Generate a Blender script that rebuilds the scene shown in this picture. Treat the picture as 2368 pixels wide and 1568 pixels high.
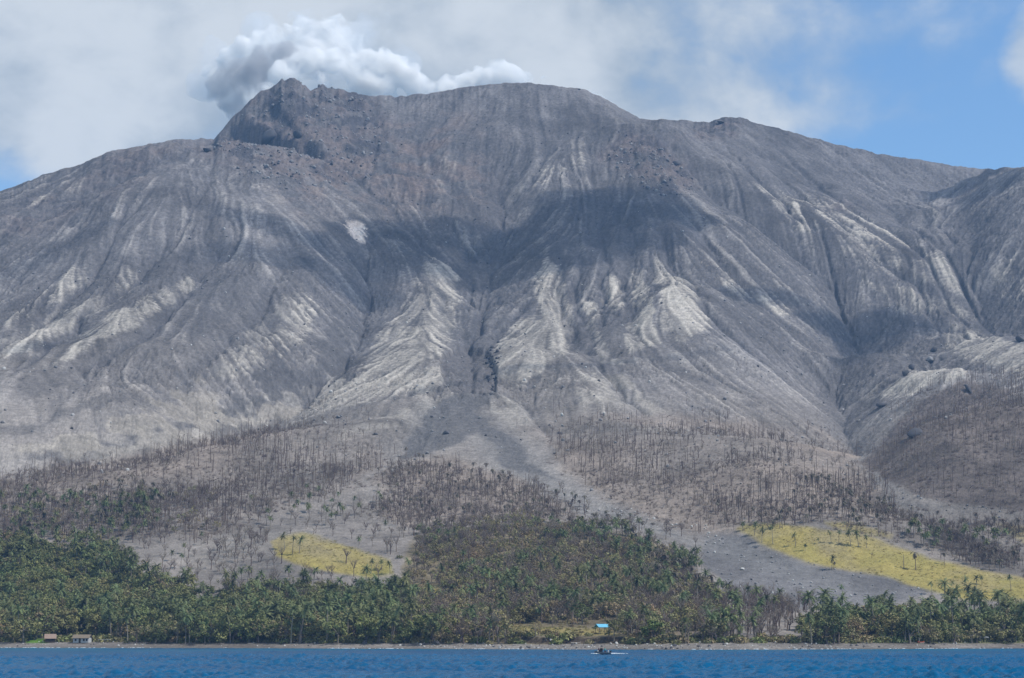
import bpy, bmesh, math, random, time
import numpy as np
T0 = time.time()
sc = bpy.context.scene
for o in list(bpy.data.objects):
    bpy.data.objects.remove(o)
C = sc.collection

# ------------------------------------------------------------------ camera
W, H, F = 2368.0, 1568.0, 4340.0          # photograph units used for layout
CAMZ, HORIZON = 6.0, 1464.0
PITCH = math.atan((HORIZON - H / 2) / F)
cam = bpy.data.cameras.new('camera')
cam.sensor_width = 36.0
cam.lens = 36.0 * F / W
cam.clip_start = 1.0
cam.clip_end = 60000.0
camo = bpy.data.objects.new('camera', cam)
C.objects.link(camo)
camo.location = (0, 0, CAMZ)
camo.rotation_euler = (math.pi / 2 + PITCH, 0, 0)
sc.camera = camo
CP, SP = math.cos(PITCH), math.sin(PITCH)

def ray(px, py):
    """photo pixel -> (x per metre of depth, z per metre of depth)"""
    cx = (np.asarray(px, float) - W / 2) / F
    cy = (H / 2 - np.asarray(py, float)) / F
    dy = CP - cy * SP
    return cx / dy, (SP + cy * CP) / dy

def proj(x, y, z):
    zz = z - CAMZ
    d = y * CP + zz * SP
    return W / 2 + F * x / d, H / 2 - F * (zz * CP - y * SP) / d

# ------------------------------------------------------------------ light
SUN_EL, SUN_AZ = math.radians(50), math.radians(110)    # azimuth clockwise from the view direction (+Y)
SUNV = np.array([math.cos(SUN_EL) * math.sin(SUN_AZ), math.cos(SUN_EL) * math.cos(SUN_AZ), math.sin(SUN_EL)])
sun = bpy.data.lights.new('sun', 'SUN')
sun.energy = 4.5
sun.angle = math.radians(0.53)
sun.color = (1.0, 0.95, 0.87)
suno = bpy.data.objects.new('sun', sun)
C.objects.link(suno)
from mathutils import Vector, Matrix, Euler
suno.rotation_euler = Vector(SUNV).to_track_quat('Z', 'Y').to_euler()
suno.location = (900, -300, 1600)

sc.view_settings.view_transform = 'Standard'
sc.view_settings.look = 'None'
sc.view_settings.exposure = 0.0
sc.view_settings.gamma = 1.0
sc.view_settings.use_curve_mapping = False
sc.render.engine = 'CYCLES'
sc.cycles.use_denoising = True
sc.cycles.use_adaptive_sampling = False
sc.cycles.max_bounces = 16
sc.cycles.diffuse_bounces = 2
sc.cycles.volume_bounces = 10
sc.cycles.transparent_max_bounces = 8
sc.cycles.volume_step_rate = 0.12
sc.cycles.volume_max_steps = 256
sc.cycles.sample_clamp_indirect = 10

class NT:
    """small node-tree helper"""
    def __init__(s, tree):
        s.t = tree
        s.t.nodes.clear()
    def n(s, typ, **kw):
        nd = s.t.nodes.new(typ)
        for k, v in kw.items():
            if k.startswith('i_'):
                key = k[2:]
                key = int(key) if key.isdigit() else key.replace('_', ' ')
                s.set(nd.inputs[key], v)
            else:
                setattr(nd, k, v)
        return nd
    def set(s, sock, v):
        if isinstance(v, bpy.types.NodeSocket):
            s.t.links.new(v, sock)
        else:
            sock.default_value = v
    def math(s, op, a, b=0.0, c=0.0, clamp=False):
        nd = s.t.nodes.new('ShaderNodeMath')
        nd.operation = op
        nd.use_clamp = clamp
        for i, v in enumerate((a, b, c)):
            s.set(nd.inputs[i], v)
        return nd.outputs[0]
    def mix(s, f, a, b, blend='MIX'):
        nd = s.t.nodes.new('ShaderNodeMix')
        nd.data_type = 'RGBA'
        nd.blend_type = blend
        s.set(nd.inputs[0], f)
        s.set(nd.inputs[6], a)
        s.set(nd.inputs[7], b)
        return nd.outputs[2]
    def noise(s, vec, scale, detail=4, rough=0.55, dist=0.0):
        nd = s.t.nodes.new('ShaderNodeTexNoise')
        s.set(nd.inputs['Vector'], vec)
        nd.inputs['Scale'].default_value = scale
        nd.inputs['Detail'].default_value = detail
        nd.inputs['Roughness'].default_value = rough
        nd.inputs['Distortion'].default_value = dist
        return nd.outputs[0]
    def ramp(s, f, lo, hi, a=0.0, b=1.0, smooth=True):
        nd = s.t.nodes.new('ShaderNodeMapRange')
        nd.interpolation_type = 'SMOOTHSTEP' if smooth else 'LINEAR'
        s.set(nd.inputs[0], f)
        for i, v in ((1, lo), (2, hi), (3, a), (4, b)):
            s.set(nd.inputs[i], v)
        return nd.outputs[0]

# ------------------------------------------------------------------ sky: clear-air sky with a broken cloud deck
world = bpy.data.worlds.new('World')
sc.world = world
world.use_nodes = True
k = NT(world.node_tree)
sky = k.n('ShaderNodeTexSky', sky_type='NISHITA', sun_disc=False)
sky.sun_elevation = SUN_EL
sky.sun_rotation = SUN_AZ
sky.air_density = 1.1
sky.dust_density = 0.25
sky.ozone_density = 3.0
tc = k.n('ShaderNodeTexCoord')
dirv = tc.outputs['Generated']
sep = k.n('ShaderNodeSeparateXYZ')
k.set(sep.inputs[0], dirv)
dx, dy, dz = sep.outputs
mp = k.n('ShaderNodeMapping')
k.set(mp.inputs['Vector'], dirv)
mp.inputs['Location'].default_value = (3.1, 1.7, 0.4)
mp.inputs['Scale'].default_value = (1.0, 1.0, 1.5)
v = mp.outputs[0]
big = k.noise(v, 5.0, 5, 0.5, 0.3)
med = k.noise(v, 11.0, 6, 0.55, 0.2)
# coverage: deck over the left and middle of the sky, broken away to the right and low down
fin = k.noise(v, 26.0, 6, 0.6, 0.3)
cov = k.math('MINIMUM', k.math('MULTIPLY_ADD', dx, -4.0, 1.0), 0.95)
cov = k.math('MULTIPLY_ADD', k.math('MINIMUM', k.math('SUBTRACT', dz, 0.264), 0.0), 24.0, cov)
cov = k.math('MULTIPLY_ADD', k.math('SUBTRACT', big, 0.5), 2.2, cov)
cov = k.math('MULTIPLY_ADD', k.math('SUBTRACT', med, 0.5), 1.3, cov)
cov = k.math('MULTIPLY_ADD', k.math('SUBTRACT', fin, 0.5), 0.5, cov)
# a separate small cumulus low in the clear part
d1 = k.math('SUBTRACT', dx, 0.272); d2 = k.math('SUBTRACT', dz, 0.300)
rr = k.math('ADD', k.math('POWER', k.math('MULTIPLY', d1, 34.0), 2.0), k.math('POWER', k.math('MULTIPLY', d2, 24.0), 2.0))
cum = k.math('MULTIPLY_ADD', k.math('SUBTRACT', med, 0.5), 2.6, k.math('SUBTRACT', 0.95, rr))
cov = k.math('MAXIMUM', k.ramp(cov, -0.1, 0.75), k.math('MULTIPLY', k.ramp(cum, 0.1, 0.9), 0.85))
shade = k.math('MULTIPLY_ADD', k.math('SUBTRACT', big, 0.5), 2.2, 0.52)
shade = k.math('MULTIPLY_ADD', k.math('SUBTRACT', med, 0.5), 1.9, shade)
shade = k.math('MULTIPLY_ADD', k.math('SUBTRACT', fin, 0.5), 0.7, shade)
shade = k.ramp(shade, 0.0, 1.0)
cloud = k.mix(shade, (2.75, 3.4, 4.1, 1), (5.5, 5.9, 6.25, 1))
skyc = k.mix(1.0, sky.outputs[0], (0.92, 1.10, 1.22, 1), 'MULTIPLY')
col = k.mix(cov, skyc, cloud)
bg = k.n('ShaderNodeBackground')
k.set(bg.inputs['Color'], col)
bg.inputs['Strength'].default_value = 0.125
out = k.n('ShaderNodeOutputWorld')
k.set(out.inputs['Surface'], bg.outputs[0])

# ------------------------------------------------------------------ small numeric helpers
def sstep(a, b, x):
    t = np.clip((x - a) / (b - a), 0, 1)
    return t * t * (3 - 2 * t)

def vnoise(x, y, seed):
    r = np.random.RandomState(seed).rand(256, 256).astype(np.float32)
    xi = np.floor(x).astype(np.int64); yi = np.floor(y).astype(np.int64)
    fx = x - xi; fy = y - yi
    fx = fx * fx * (3 - 2 * fx); fy = fy * fy * (3 - 2 * fy)
    x0 = xi & 255; x1 = (xi + 1) & 255; y0 = yi & 255; y1 = (yi + 1) & 255
    a = r[y0, x0] * (1 - fx) + r[y0, x1] * fx
    b = r[y1, x0] * (1 - fx) + r[y1, x1] * fx
    return a * (1 - fy) + b * fy - 0.5

def fbm(x, y, scale, seed, octv=4, gain=0.5, lac=2.03):
    s, a, f = 0, 1.0, 1.0 / scale
    for i in range(octv):
        s = s + a * vnoise(x * f + 17.3 * i, y * f + 9.1 * i, seed + i)
        a *= gain; f *= lac
    return s

def box_blur(a, r):
    for ax in (0, 1):
        p = np.concatenate([np.repeat(a.take([0], ax), r + 1, ax), a, np.repeat(a.take([-1], ax), r, ax)], ax)
        c = np.cumsum(p, axis=ax, dtype=np.float64)
        n = a.shape[ax]
        a = (c.take(range(2 * r + 1, 2 * r + 1 + n), ax) - c.take(range(0, n), ax)) / (2 * r + 1)
    return a

def blur(a, r):
    return box_blur(box_blur(a, r), r)

def poly_dist(px, py, pts, closed=False):
    """distance to a polyline and the parameter (0..n-1) of the nearest point"""
    best = np.full(px.shape, 1e9); par = np.zeros(px.shape)
    n = len(pts)
    for i in range(n if closed else n - 1):
        ax, ay = pts[i][0], pts[i][1]; bx, by = pts[(i + 1) % n][0], pts[(i + 1) % n][1]
        ex, ey = bx - ax, by - ay
        t = np.clip(((px - ax) * ex + (py - ay) * ey) / (ex * ex + ey * ey + 1e-9), 0, 1)
        d = np.hypot(px - ax - t * ex, py - ay - t * ey)
        m = d < best
        best = np.where(m, d, best); par = np.where(m, i + t, par)
    return best, par

def in_poly(px, py, pts):
    c = np.zeros(px.shape, bool)
    n = len(pts)
    for i in range(n):
        x1, y1 = pts[i]; x2, y2 = pts[(i + 1) % n]
        if y1 == y2: continue
        c ^= ((y1 > py) != (y2 > py)) & (px < (x2 - x1) * (py - y1) / (y2 - y1) + x1)
    return c

def soft_poly(px, py, pts, soft):
    """1 inside, 0 outside, soft edge of the given width (photo units)"""
    xs = [p[0] for p in pts]; ys = [p[1] for p in pts]
    m = (px > min(xs) - soft) & (px < max(xs) + soft) & (py > min(ys) - soft) & (py < max(ys) + soft)
    r = np.zeros(px.shape)
    if m.any():
        x, y = px[m], py[m]
        d, _ = poly_dist(x, y, pts, True)
        d = np.where(in_poly(x, y, pts), d, -d)
        r[m] = sstep(-soft, soft, d)
    return r
# ------------------------------------------------------------------ terrain: ridge lines, carved gullies, then stream erosion
STEP = 3.0
gx = np.arange(-860, 861, STEP); gy = np.arange(600, 2790, STEP)
GX, GY = np.meshgrid(gx, gy)                      # [row = depth, col = x]

PY = [500, 740, 768, 776, 790, 812, 850, 900, 1000, 1200, 1500, 1800, 2100, 2400, 2600]
PZ = [-60, -2.5, -0.4, 0.4, 2.2, 3.9, 8, 15, 37, 95, 212, 352, 525, 720, 840]
_t = np.arange(400, 2700, 1.0)
_z = np.interp(_t, PY, PZ)
_k = np.ones(81) / 81
_zs = np.convolve(np.pad(_z, 40, 'edge'), _k, 'valid')
_z = np.where(_t > 900, _zs, _z + (_zs - _z) * sstep(820, 900, _t))
def PROF(y):
    return np.interp(y, _t, _z)

def crest(pts):
    r = []
    for px, py, Y in pts:
        a, b = ray(px, py)
        r.append((float(a) * Y, Y, CAMZ + float(b) * Y))
    return r

def resample(pts, n=6):
    p = np.array(pts, float); o = []
    for i in range(len(p) - 1):
        for j in range(n):
            o.append(p[i] + (p[i + 1] - p[i]) * j / n)
    o.append(p[-1])
    return [tuple(q) for q in o]

def crest_field(pts):
    d, par = poly_dist(GX, GY, pts)
    z = np.interp(par, np.arange(len(pts)), [p[2] for p in pts])
    return d, z

SKY_PTS = [(-700, 700), (-350, 560), (-150, 495), (0, 443), (50, 424), (100, 406), (160, 388), (200, 372), (260, 350), (330, 338), (390, 325), (440, 321), (495, 319), (520, 293),
    (540, 272), (560, 254), (590, 220), (605, 211), (622, 205), (640, 190), (652, 183), (665, 180), (680, 182), (700, 194), (718, 203), (732, 199), (745, 196), (790, 207), (812, 213),
    (830, 219), (870, 222), (910, 222), (960, 219), (1010, 212), (1060, 203), (1120, 194), (1180, 191), (1240, 194), (1300, 201),
    (1338, 206), (1360, 211), (1420, 240), (1480, 274), (1520, 276), (1600, 278), (1640, 286), (1668, 274), (1720, 274), (1760, 288), (1850, 312),
    (1950, 336), (2050, 358), (2150, 376), (2250, 388), (2300, 391), (2330, 387), (2368, 388), (2450, 400), (2600, 420), (3100, 520)]

main = crest([(480, 345, 2310), (520, 300, 2340), (560, 256, 2350), (600, 216, 2365), (665, 182, 2380), (745, 197, 2390), (850, 223, 2400), (960, 220, 2410), (1060, 203, 2410), (1180, 191, 2400),
    (1300, 202, 2390), (1400, 230, 2395), (1480, 276, 2400)])
right1 = crest([(1480, 290, 2440), (1600, 281, 2480), (1665, 276, 2440), (1760, 289, 2450), (1950, 336, 2480), (2150, 380, 2500), (2260, 400, 2510)])
right2 = crest([(2280, 396, 2330), (2368, 388, 2230), (2500, 410, 2080), (2800, 520, 1900)])
left1 = crest([(560, 330, 2600), (490, 321, 2580), (330, 339, 2540), (200, 373, 2500), (0, 444, 2430), (-300, 550, 2330)])

def tent(pts, P=PROF, extra=0.0, soft=None):
    d, zc = crest_field(pts)
    if soft is not None:
        zc = zc + (soft - zc) * sstep(0, 260, d)
    return P(2400 - d) * (zc / 720.0) - extra * d

def smax(a, b, k):
    h = np.clip(0.5 + 0.5 * (a - b) / k, 0, 1)
    return b + (a - b) * h + k * h * (1 - h)

base = tent(main, soft=700.0)
base = smax(base, tent(right1, extra=0.03), 30)
base = smax(base, tent(right2, extra=0.0), 45)
base = smax(base, tent(left1, extra=0.42), 8)
# shoreline bulges towards the viewer in the middle: move the low ground with it
SHX = [-860, -260, -215, -110, -60, 0, 60, 110, 160, 215, 260, 860]
SHD = [30, 20, 8, -5, -35, -60, -75, -70, -45, -12, 5, 60]
shift = np.interp(GX / np.maximum(GY, 500) * 780, SHX, SHD)
shift = box_blur(shift, 8)
low = PROF(GY - shift * (1 - sstep(780, 1150, GY)))
wl = 1 - sstep(850, 1250, GY)
base = base * (1 - wl) + low * wl

def sample(field, x, y):
    fx = np.clip((np.asarray(x, float) - gx[0]) / STEP, 0, len(gx) - 1.001)
    fy = np.clip((np.asarray(y, float) - gy[0]) / STEP, 0, len(gy) - 1.001)
    i = fx.astype(int); j = fy.astype(int); u = fx - i; v = fy - j
    return (field[j, i] * (1 - u) + field[j, i + 1] * u) * (1 - v) + (field[j + 1, i] * (1 - u) + field[j + 1, i + 1] * u) * v

_yy = np.arange(660, 2700, 3.0)
def hit(field, px, py):
    """where the line of sight of a photo pixel meets the ground"""
    a, b = ray(px, py)
    z = CAMZ + b * _yy
    g = sample(field, a * _yy, _yy)
    idx = np.nonzero(g >= z)[0]
    if len(idx) == 0:
        i = int(np.argmax(g - z))
    else:
        i = idx[0]
    Y = _yy[i]
    return float(a) * Y, float(Y)

def bump_ridge(base, pts, width, slope):
    """raise a ridge whose crest passes through the given points"""
    d, zc = crest_field(pts)
    t = zc - slope * (np.sqrt(d * d + width * width) - width)
    return smax(t, base, 10)

# spur with the rocky nose, the two hills at the right
base = bump_ridge(base, crest([(1400, 322, 2285), (1432, 308, 2270), (1464, 304, 2250), (1500, 392, 2130), (1530, 520, 1955), (1560, 640, 1800)]), 60, 0.62)
base = bump_ridge(base, crest([(1985, 655, 1735), (2060, 722, 1640), (2120, 735, 1600), (2200, 738, 1570), (2300, 768, 1540), (2368, 795, 1520), (2500, 850, 1470)]), 25, 0.60)
base = bump_ridge(base, crest([(2060, 985, 1300), (2140, 915, 1335), (2225, 880, 1350), (2300, 905, 1345), (2368, 935, 1335), (2500, 960, 1320), (2700, 990, 1300)]), 30, 0.42)
base = bump_ridge(base, crest([(500, 330, 2330), (440, 352, 2290), (380, 380, 2245), (190, 462, 2120), (0, 556, 2000), (-220, 660, 1900)]), 14, 0.55)
base = bump_ridge(base, crest([(1012, 575, 1885), (985, 650, 1800), (940, 720, 1705), (890, 790, 1605)]), 22, 0.75)
base = bump_ridge(base, crest([(800, 470, 2010), (752, 580, 1885), (730, 680, 1760), (715, 760, 1650)]), 25, 0.75)

# broad valleys
for pts, hw, dep in (([(2228, 395), (2236, 500), (2248, 600), (2262, 680), (2330, 745), (2420, 800)], 150, 24), ([(1700, 450), (1830, 545), (1955, 650), (1985, 705), (1962, 780), (1938, 860), (1950, 930)], 95, 42),
        ([(868, 490), (842, 610), (835, 700), (790, 800), (640, 900)], 75, 14), ([(1130, 380), (1178, 500), (1150, 580), (1112, 740)], 90, 14)):
    wp = [hit(base, *q) for q in resample(pts, 3)]
    d, par = poly_dist(GX, GY, wp)
    base = base - dep * sstep(0, 0.5 * (len(wp) - 1), par) * np.exp(-(d / hw) ** 2)
# gullies: photo polyline, half width (m), depth (m)
GULLY = [
    ([(868, 480), (858, 530), (842, 610), (835, 700), (825, 745), (790, 800), (740, 845), (640, 900), (500, 955), (330, 1003), (150, 1046), (-100, 1095)], 34, 26),
    ([(1110, 330), (1150, 420), (1178, 500), (1150, 580), (1122, 660), (1112, 740)], 40, 18),
    ([(1110, 745), (1095, 800), (1088, 850), (1085, 900)], 24, 7),
    ([(1085, 900), (1100, 960), (1140, 1030), (1200, 1090), (1320, 1160), (1480, 1198), (1630, 1240), (1760, 1290), (1950, 1350), (2150, 1390)], 30, 3),
    ([(1060, 905), (1000, 960), (940, 1050)], 24, 4),
    ([(1500, 300), (1560, 370), (1660, 440), (1830, 545), (1955, 650), (1985, 705), (1962, 780), (1938, 860), (1950, 930), (1985, 1010), (1985, 1070), (2060, 1130), (2250, 1200), (2500, 1260)], 30, 24),
    ([(2225, 440), (2235, 510), (2248, 600), (2262, 680), (2330, 745), (2420, 800)], 34, 15),
    ([(560, 520), (500, 590), (447, 660), (400, 725), (300, 790), (200, 850), (60, 930)], 13, 7),
    ([(420, 520), (360, 580), (300, 640), (230, 705), (160, 770), (40, 840)], 13, 7),
    ([(300, 480), (260, 540), (190, 640), (100, 740), (0, 800)], 13, 6),
    ([(690, 560), (640, 640), (560, 750), (470, 850), (350, 920), (200, 975)], 12, 6),
    ([(650, 700), (590, 790), (500, 870)], 8, 4),
    ([(470, 335), (400, 358), (330, 385), (190, 435), (0, 530)], 30, 14),
    ([(1240, 540), (1285, 640), (1335, 760), (1395, 850), (1440, 920), (1500, 1000)], 11, 7),
    ([(1310, 545), (1330, 640), (1365, 740), (1430, 860), (1510, 950)], 9, 6),
    ([(1400, 480), (1390, 580), (1400, 680), (1430, 780)], 8, 5),
    ([(1462, 480), (1450, 620), (1440, 720), (1452, 810)], 9, 6),
    ([(1500, 500), (1560, 600), (1620, 700), (1720, 790)], 9, 6),
    ([(1540, 460), (1640, 570), (1740, 680), (1850, 770)], 10, 6),
    ([(1590, 430), (1720, 545), (1840, 650), (1935, 720)], 9, 6),
    ([(1640, 390), (1760, 500), (1860, 590), (1950, 660)], 9, 6),
    ([(1690, 360), (1800, 460), (1900, 550), (1985, 650)], 9, 6),
    ([(1760, 370), (1900, 490), (2020, 590), (2130, 660), (2250, 700)], 10, 7),
    ([(1850, 400), (1960, 480), (2080, 560), (2200, 640)], 9, 6),
    ([(1960, 410), (2060, 490), (2180, 580), (2235, 610)], 9, 5),
    ([(1740, 640), (1850, 690), (1960, 760)], 8, 4),
    ([(2050, 745), (2010, 800), (1975, 860)], 8, 4),
    ([(2180, 740), (2100, 800), (2020, 890), (1980, 960)], 9, 5),
    ([(960, 300), (1000, 400), (1080, 470), (1150, 520)], 14, 6),
    ([(1290, 320), (1240, 400), (1195, 480)], 14, 7),
    ([(1000, 590), (1010, 680), (1040, 760), (1080, 800)], 8, 5),
    ([(960, 640), (930, 720), (890, 790), (840, 830)], 7, 3),
    ([(1240, 660), (1190, 720), (1140, 790), (1110, 830)], 8, 5),
    ([(2000, 620), (2090, 690), (2200, 735), (2300, 765)], 12, 7),
]
carve = np.zeros_like(base)
chan = np.zeros_like(base)
warpx = fbm(GX, GY, 60, 71, 3) * 16
warpy = fbm(GX, GY, 60, 77, 3) * 16
for pts, hw, dep in GULLY:
    wp = [hit(base, *q) for q in resample(pts, 4)]
    xs = [p[0] for p in wp]; ys = [p[1] for p in wp]
    x0, x1 = np.searchsorted(gx, [min(xs) - 3 * hw - 20, max(xs) + 3 * hw + 20])
    y0, y1 = np.searchsorted(gy, [min(ys) - 3 * hw - 20, max(ys) + 3 * hw + 20])
    s = np.s_[y0:y1, x0:x1]
    if y1 <= y0 or x1 <= x0: continue
    d, par = poly_dist(GX[s] + warpx[s], GY[s] + warpy[s], wp)
    n = len(wp) - 1
    tap = sstep(0, 0.22 * n, par) * (1 - 0.7 * sstep(0.7 * n, n, par))
    c = dep * tap * np.maximum(0, 1 - d / (2.0 * hw)) ** 1.5
    carve[s] = np.maximum(carve[s], c)
    chan[s] = np.maximum(chan[s], tap * (1 - sstep(0.25 * hw, 0.9 * hw, d)))
foot = sstep(60, 190, base)
Z = base - carve * 0.85
Z += foot * (fbm(GX, GY, 190, 11, 4) * 14 + fbm(GX, GY, 45, 21, 4) * 5)
Z += (1 - foot) * sstep(6, 20, base) * fbm(GX, GY, 90, 31, 4) * 7

def erode(Z, iters, kk, m, mask, diff):
    ny, nx = Z.shape
    N = ny * nx
    offs = [(-1, -1), (-1, 0), (-1, 1), (0, -1), (0, 1), (1, -1), (1, 0), (1, 1)]
    ids = np.arange(N).reshape(ny, nx)
    A = None
    for it in range(iters):
        best = np.full((ny, nx), 1e-6); rec = ids.copy(); dist = np.ones((ny, nx))
        jit = np.random.RandomState(it).rand(ny, nx) * 0.03
        for oy, ox in offs:
            L = STEP * math.hypot(oy, ox)
            sh = np.full((ny, nx), 1e9)
            ys = slice(max(0, -oy), ny - max(0, oy)); xs = slice(max(0, -ox), nx - max(0, ox))
            yd = slice(max(0, oy), ny - max(0, -oy)); xd = slice(max(0, ox), nx - max(0, -ox))
            sh[ys, xs] = Z[yd, xd]
            sl = (Z - sh) / L + jit * 0.5
            sl[Z <= sh] = -1
            mk = sl > best
            best = np.where(mk, sl, best)
            rec = np.where(mk, ids + oy * nx + ox, rec)
            dist = np.where(mk, L, dist)
        order = np.argsort(-Z.ravel(), kind='stable').tolist()
        r = rec.ravel().tolist()
        acc = [1.0] * N
        for i in order:
            j = r[i]
            if j != i:
                acc[j] += acc[i]
        A = np.array(acc)
        Fk = (kk * (A ** m) / dist.ravel() * mask.ravel()).tolist()
        z = Z.ravel().tolist()
        for i in reversed(order):
            j = r[i]
            if j != i:
                f = Fk[i]
                z[i] = (z[i] + f * z[j]) / (1 + f)
        Z = np.array(z).reshape(ny, nx)
        if diff > 0:
            Z = Z + diff * (box_blur(Z, 1) - Z)
    return Z, A.reshape(ny, nx)

before = Z.copy()
emask = sstep(90, 260, base) * (1 - 0.75 * sstep(560, 690, base))
emask = emask * (0.55 + 0.9 * np.clip(fbm(GX, GY, 220, 91, 2) + 0.5, 0, 1))
Z, ACC = erode(Z, 7, 0.068, 0.36, emask, 0.15)
print('erosion', round(time.time() - T0, 1))

# ------------------------------------------------------------------ mesh of the land: a fan of strips, dense where it is seen
NU, NV = 1040, 800
uu = np.linspace(-0.325, 0.325, NU)
tt = np.linspace(0, 1, NV)
rows = 668 + (2760 - 668) * (0.30 * tt + 0.70 * tt ** 1.35)
U, YY = np.meshgrid(uu, rows)
XX = U * YY

def cubic(field, x, y):
    fx = np.clip((x - gx[0]) / STEP, 1, len(gx) - 3.001); fy = np.clip((y - gy[0]) / STEP, 1, len(gy) - 3.001)
    i = fx.astype(int); j = fy.astype(int); u = fx - i; v = fy - j
    def w(t):
        return (-0.5 * t + t * t - 0.5 * t ** 3, 1 - 2.5 * t * t + 1.5 * t ** 3, 0.5 * t + 2 * t * t - 1.5 * t ** 3, -0.5 * t * t + 0.5 * t ** 3)
    wu, wv = w(u), w(v)
    r = 0
    for b in range(4):
        q = 0
        for a in range(4):
            q = q + wu[a] * field[j + b - 1, i + a - 1]
        r = r + wv[b] * q
    return r

ZZ = cubic(Z, XX, YY)
BB = sample(base, XX, YY)
AA = np.log10(sample(blur(ACC, 1), XX, YY) + 1)
CH = sample(chan, XX, YY)

# fall-line streaks: noise smeared down the slope
Zs = blur(0.6 * Z + 0.4 * before, 3)
gyy, gxx = np.gradient(Zs, STEP)
gm = np.hypot(gxx, gyy) + 1e-3
fxn, fyn = -gxx / gm, -gyy / gm
def streaks(x, y, cell, length, ds, seed):
    tot = np.zeros(x.shape); wsum = 0
    n = int(length / ds)
    rt = np.random.RandomState(seed).rand(512, 512)
    def tex(x, y):
        fx = x / cell; fy = y / cell
        i = np.floor(fx).astype(int); j = np.floor(fy).astype(int); u = fx - i; v = fy - j
        i0, i1, j0, j1 = i & 511, (i + 1) & 511, j & 511, (j + 1) & 511
        return (rt[j0, i0] * (1 - u) + rt[j0, i1] * u) * (1 - v) + (rt[j1, i0] * (1 - u) + rt[j1, i1] * u) * v
    for sgn in (1, -1):
        cx, cy = x.copy(), y.copy()
        for s in range(n):
            w = 0.5 + 0.5 * math.cos(math.pi * s / n)
            tot += w * tex(cx, cy); wsum += w
            cx += sgn * ds * sample(fxn, cx, cy); cy += sgn * ds * sample(fyn, cx, cy)
    t = tot / wsum
    return (t - t.mean()) / t.std()
S1 = streaks(XX, YY, 2.6, 80, 5.0, 5)
S2 = streaks(XX, YY, 8.0, 160, 10.0, 6)
print('streaks', round(time.time() - T0, 1))
PX, PYY = proj(XX, YY, ZZ)
rock = np.clip(soft_poly(PX, PYY, [(470, 360), (560, 255), (665, 170), (760, 190), (840, 215), (900, 300), (860, 380), (740, 430), (640, 420), (540, 400)], 40)
    + soft_poly(PX, PYY, [(1380, 370), (1450, 315), (1520, 330), (1600, 400), (1610, 440), (1560, 470), (1480, 420)], 25)
    + 0.55 * soft_poly(PX, PYY, [(700, 300), (1000, 300), (1150, 420), (1160, 520), (1000, 470), (850, 470), (700, 440)], 60)
    + 0.7 * soft_poly(PX, PYY, [(0, 470), (300, 350), (480, 335), (400, 400), (200, 470), (0, 560)], 30)
    + 0.8 * soft_poly(PX, PYY, [(1640, 300), (1665, 265), (1720, 280), (1700, 330), (1560, 340)], 14)
    + 0.8 * soft_poly(PX, PYY, [(1900, 480), (1990, 460), (2000, 490), (1930, 500)], 14), 0, 1)
fslope = sstep(80, 220, BB)
RILL = np.maximum(np.exp(-(S2 / 0.20) ** 2), 0.7 * np.exp(-(S1 / 0.22) ** 2)) * fslope * (1 - rock) * sstep(-0.25, 0.15, fbm(XX, YY, 90, 145, 3))
ZZ += fslope * (1 - 0.75 * rock) * (S1 * 0.42 + S2 * 0.8) * (1 - 0.3 * sstep(560, 660, BB)) * (0.45 + 0.55 * sstep(1.0, 2.2, AA)) - 2.4 * RILL
cr = fbm(XX, YY, 26, 41, 5, 0.6)
ZZ += rock * (np.abs(cr) * 10 - 2.5 + fbm(XX, YY, 9, 51, 4, 0.65) * 3.4)
ZZ += sstep(4, 12, BB) * fbm(XX, YY, 9, 61, 3, 0.55) * (0.5 + 0.9 * fslope)
# sharp scarps of the collapsed pit in the middle gully
pit = soft_poly(PX, PYY, [(1022, 822), (1075, 802), (1128, 812), (1150, 850), (1146, 906), (1045, 906), (1018, 860)], 3)
ZZ -= pit * (5 + 3 * fbm(XX, YY, 12, 55, 2))
# undercut bank above the stony shore
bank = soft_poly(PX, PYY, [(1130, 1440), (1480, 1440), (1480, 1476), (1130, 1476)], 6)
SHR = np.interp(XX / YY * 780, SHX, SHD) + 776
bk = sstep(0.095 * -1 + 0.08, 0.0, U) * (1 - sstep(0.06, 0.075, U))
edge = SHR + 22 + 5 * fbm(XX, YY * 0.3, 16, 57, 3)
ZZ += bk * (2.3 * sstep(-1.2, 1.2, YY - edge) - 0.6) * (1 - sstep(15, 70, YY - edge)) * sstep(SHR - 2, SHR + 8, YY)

# the outline against the sky is checked and brought to the surveyed one
ta, te = ray([p[0] for p in SKY_PTS], [p[1] for p in SKY_PTS])
tgt = np.interp(uu, ta, te)
tgt = tgt + (fbm(uu * 2400, uu * 0, 14, 301, 3, 0.6) * (0.0012 + 0.002 * np.exp(-((uu + 0.115) / 0.03) ** 2)))
act = ((ZZ - CAMZ) / YY).max(0)
ratio = tgt / act
kk = 25
lf = np.convolve(np.pad(ratio, kk, 'edge'), np.ones(2 * kk + 1) / (2 * kk + 1), 'valid')
tan_ = (ZZ - CAMZ) / YY
w1 = sstep(0.30, 0.97, tan_ / act)
ZZ = CAMZ + (ZZ - CAMZ) * (1 + (lf - 1) * w1)
act2 = ((ZZ - CAMZ) / YY).max(0)
r2 = tgt / act2
w2 = sstep(0.90, 1.0, ((ZZ - CAMZ) / YY) / act2)
ZZ = CAMZ + (ZZ - CAMZ) * (1 + (r2 - 1) * w2)
PX, PYY = proj(XX, YY, ZZ)
print('fit', ratio.min(), ratio.max(), round(time.time() - T0, 1))

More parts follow.
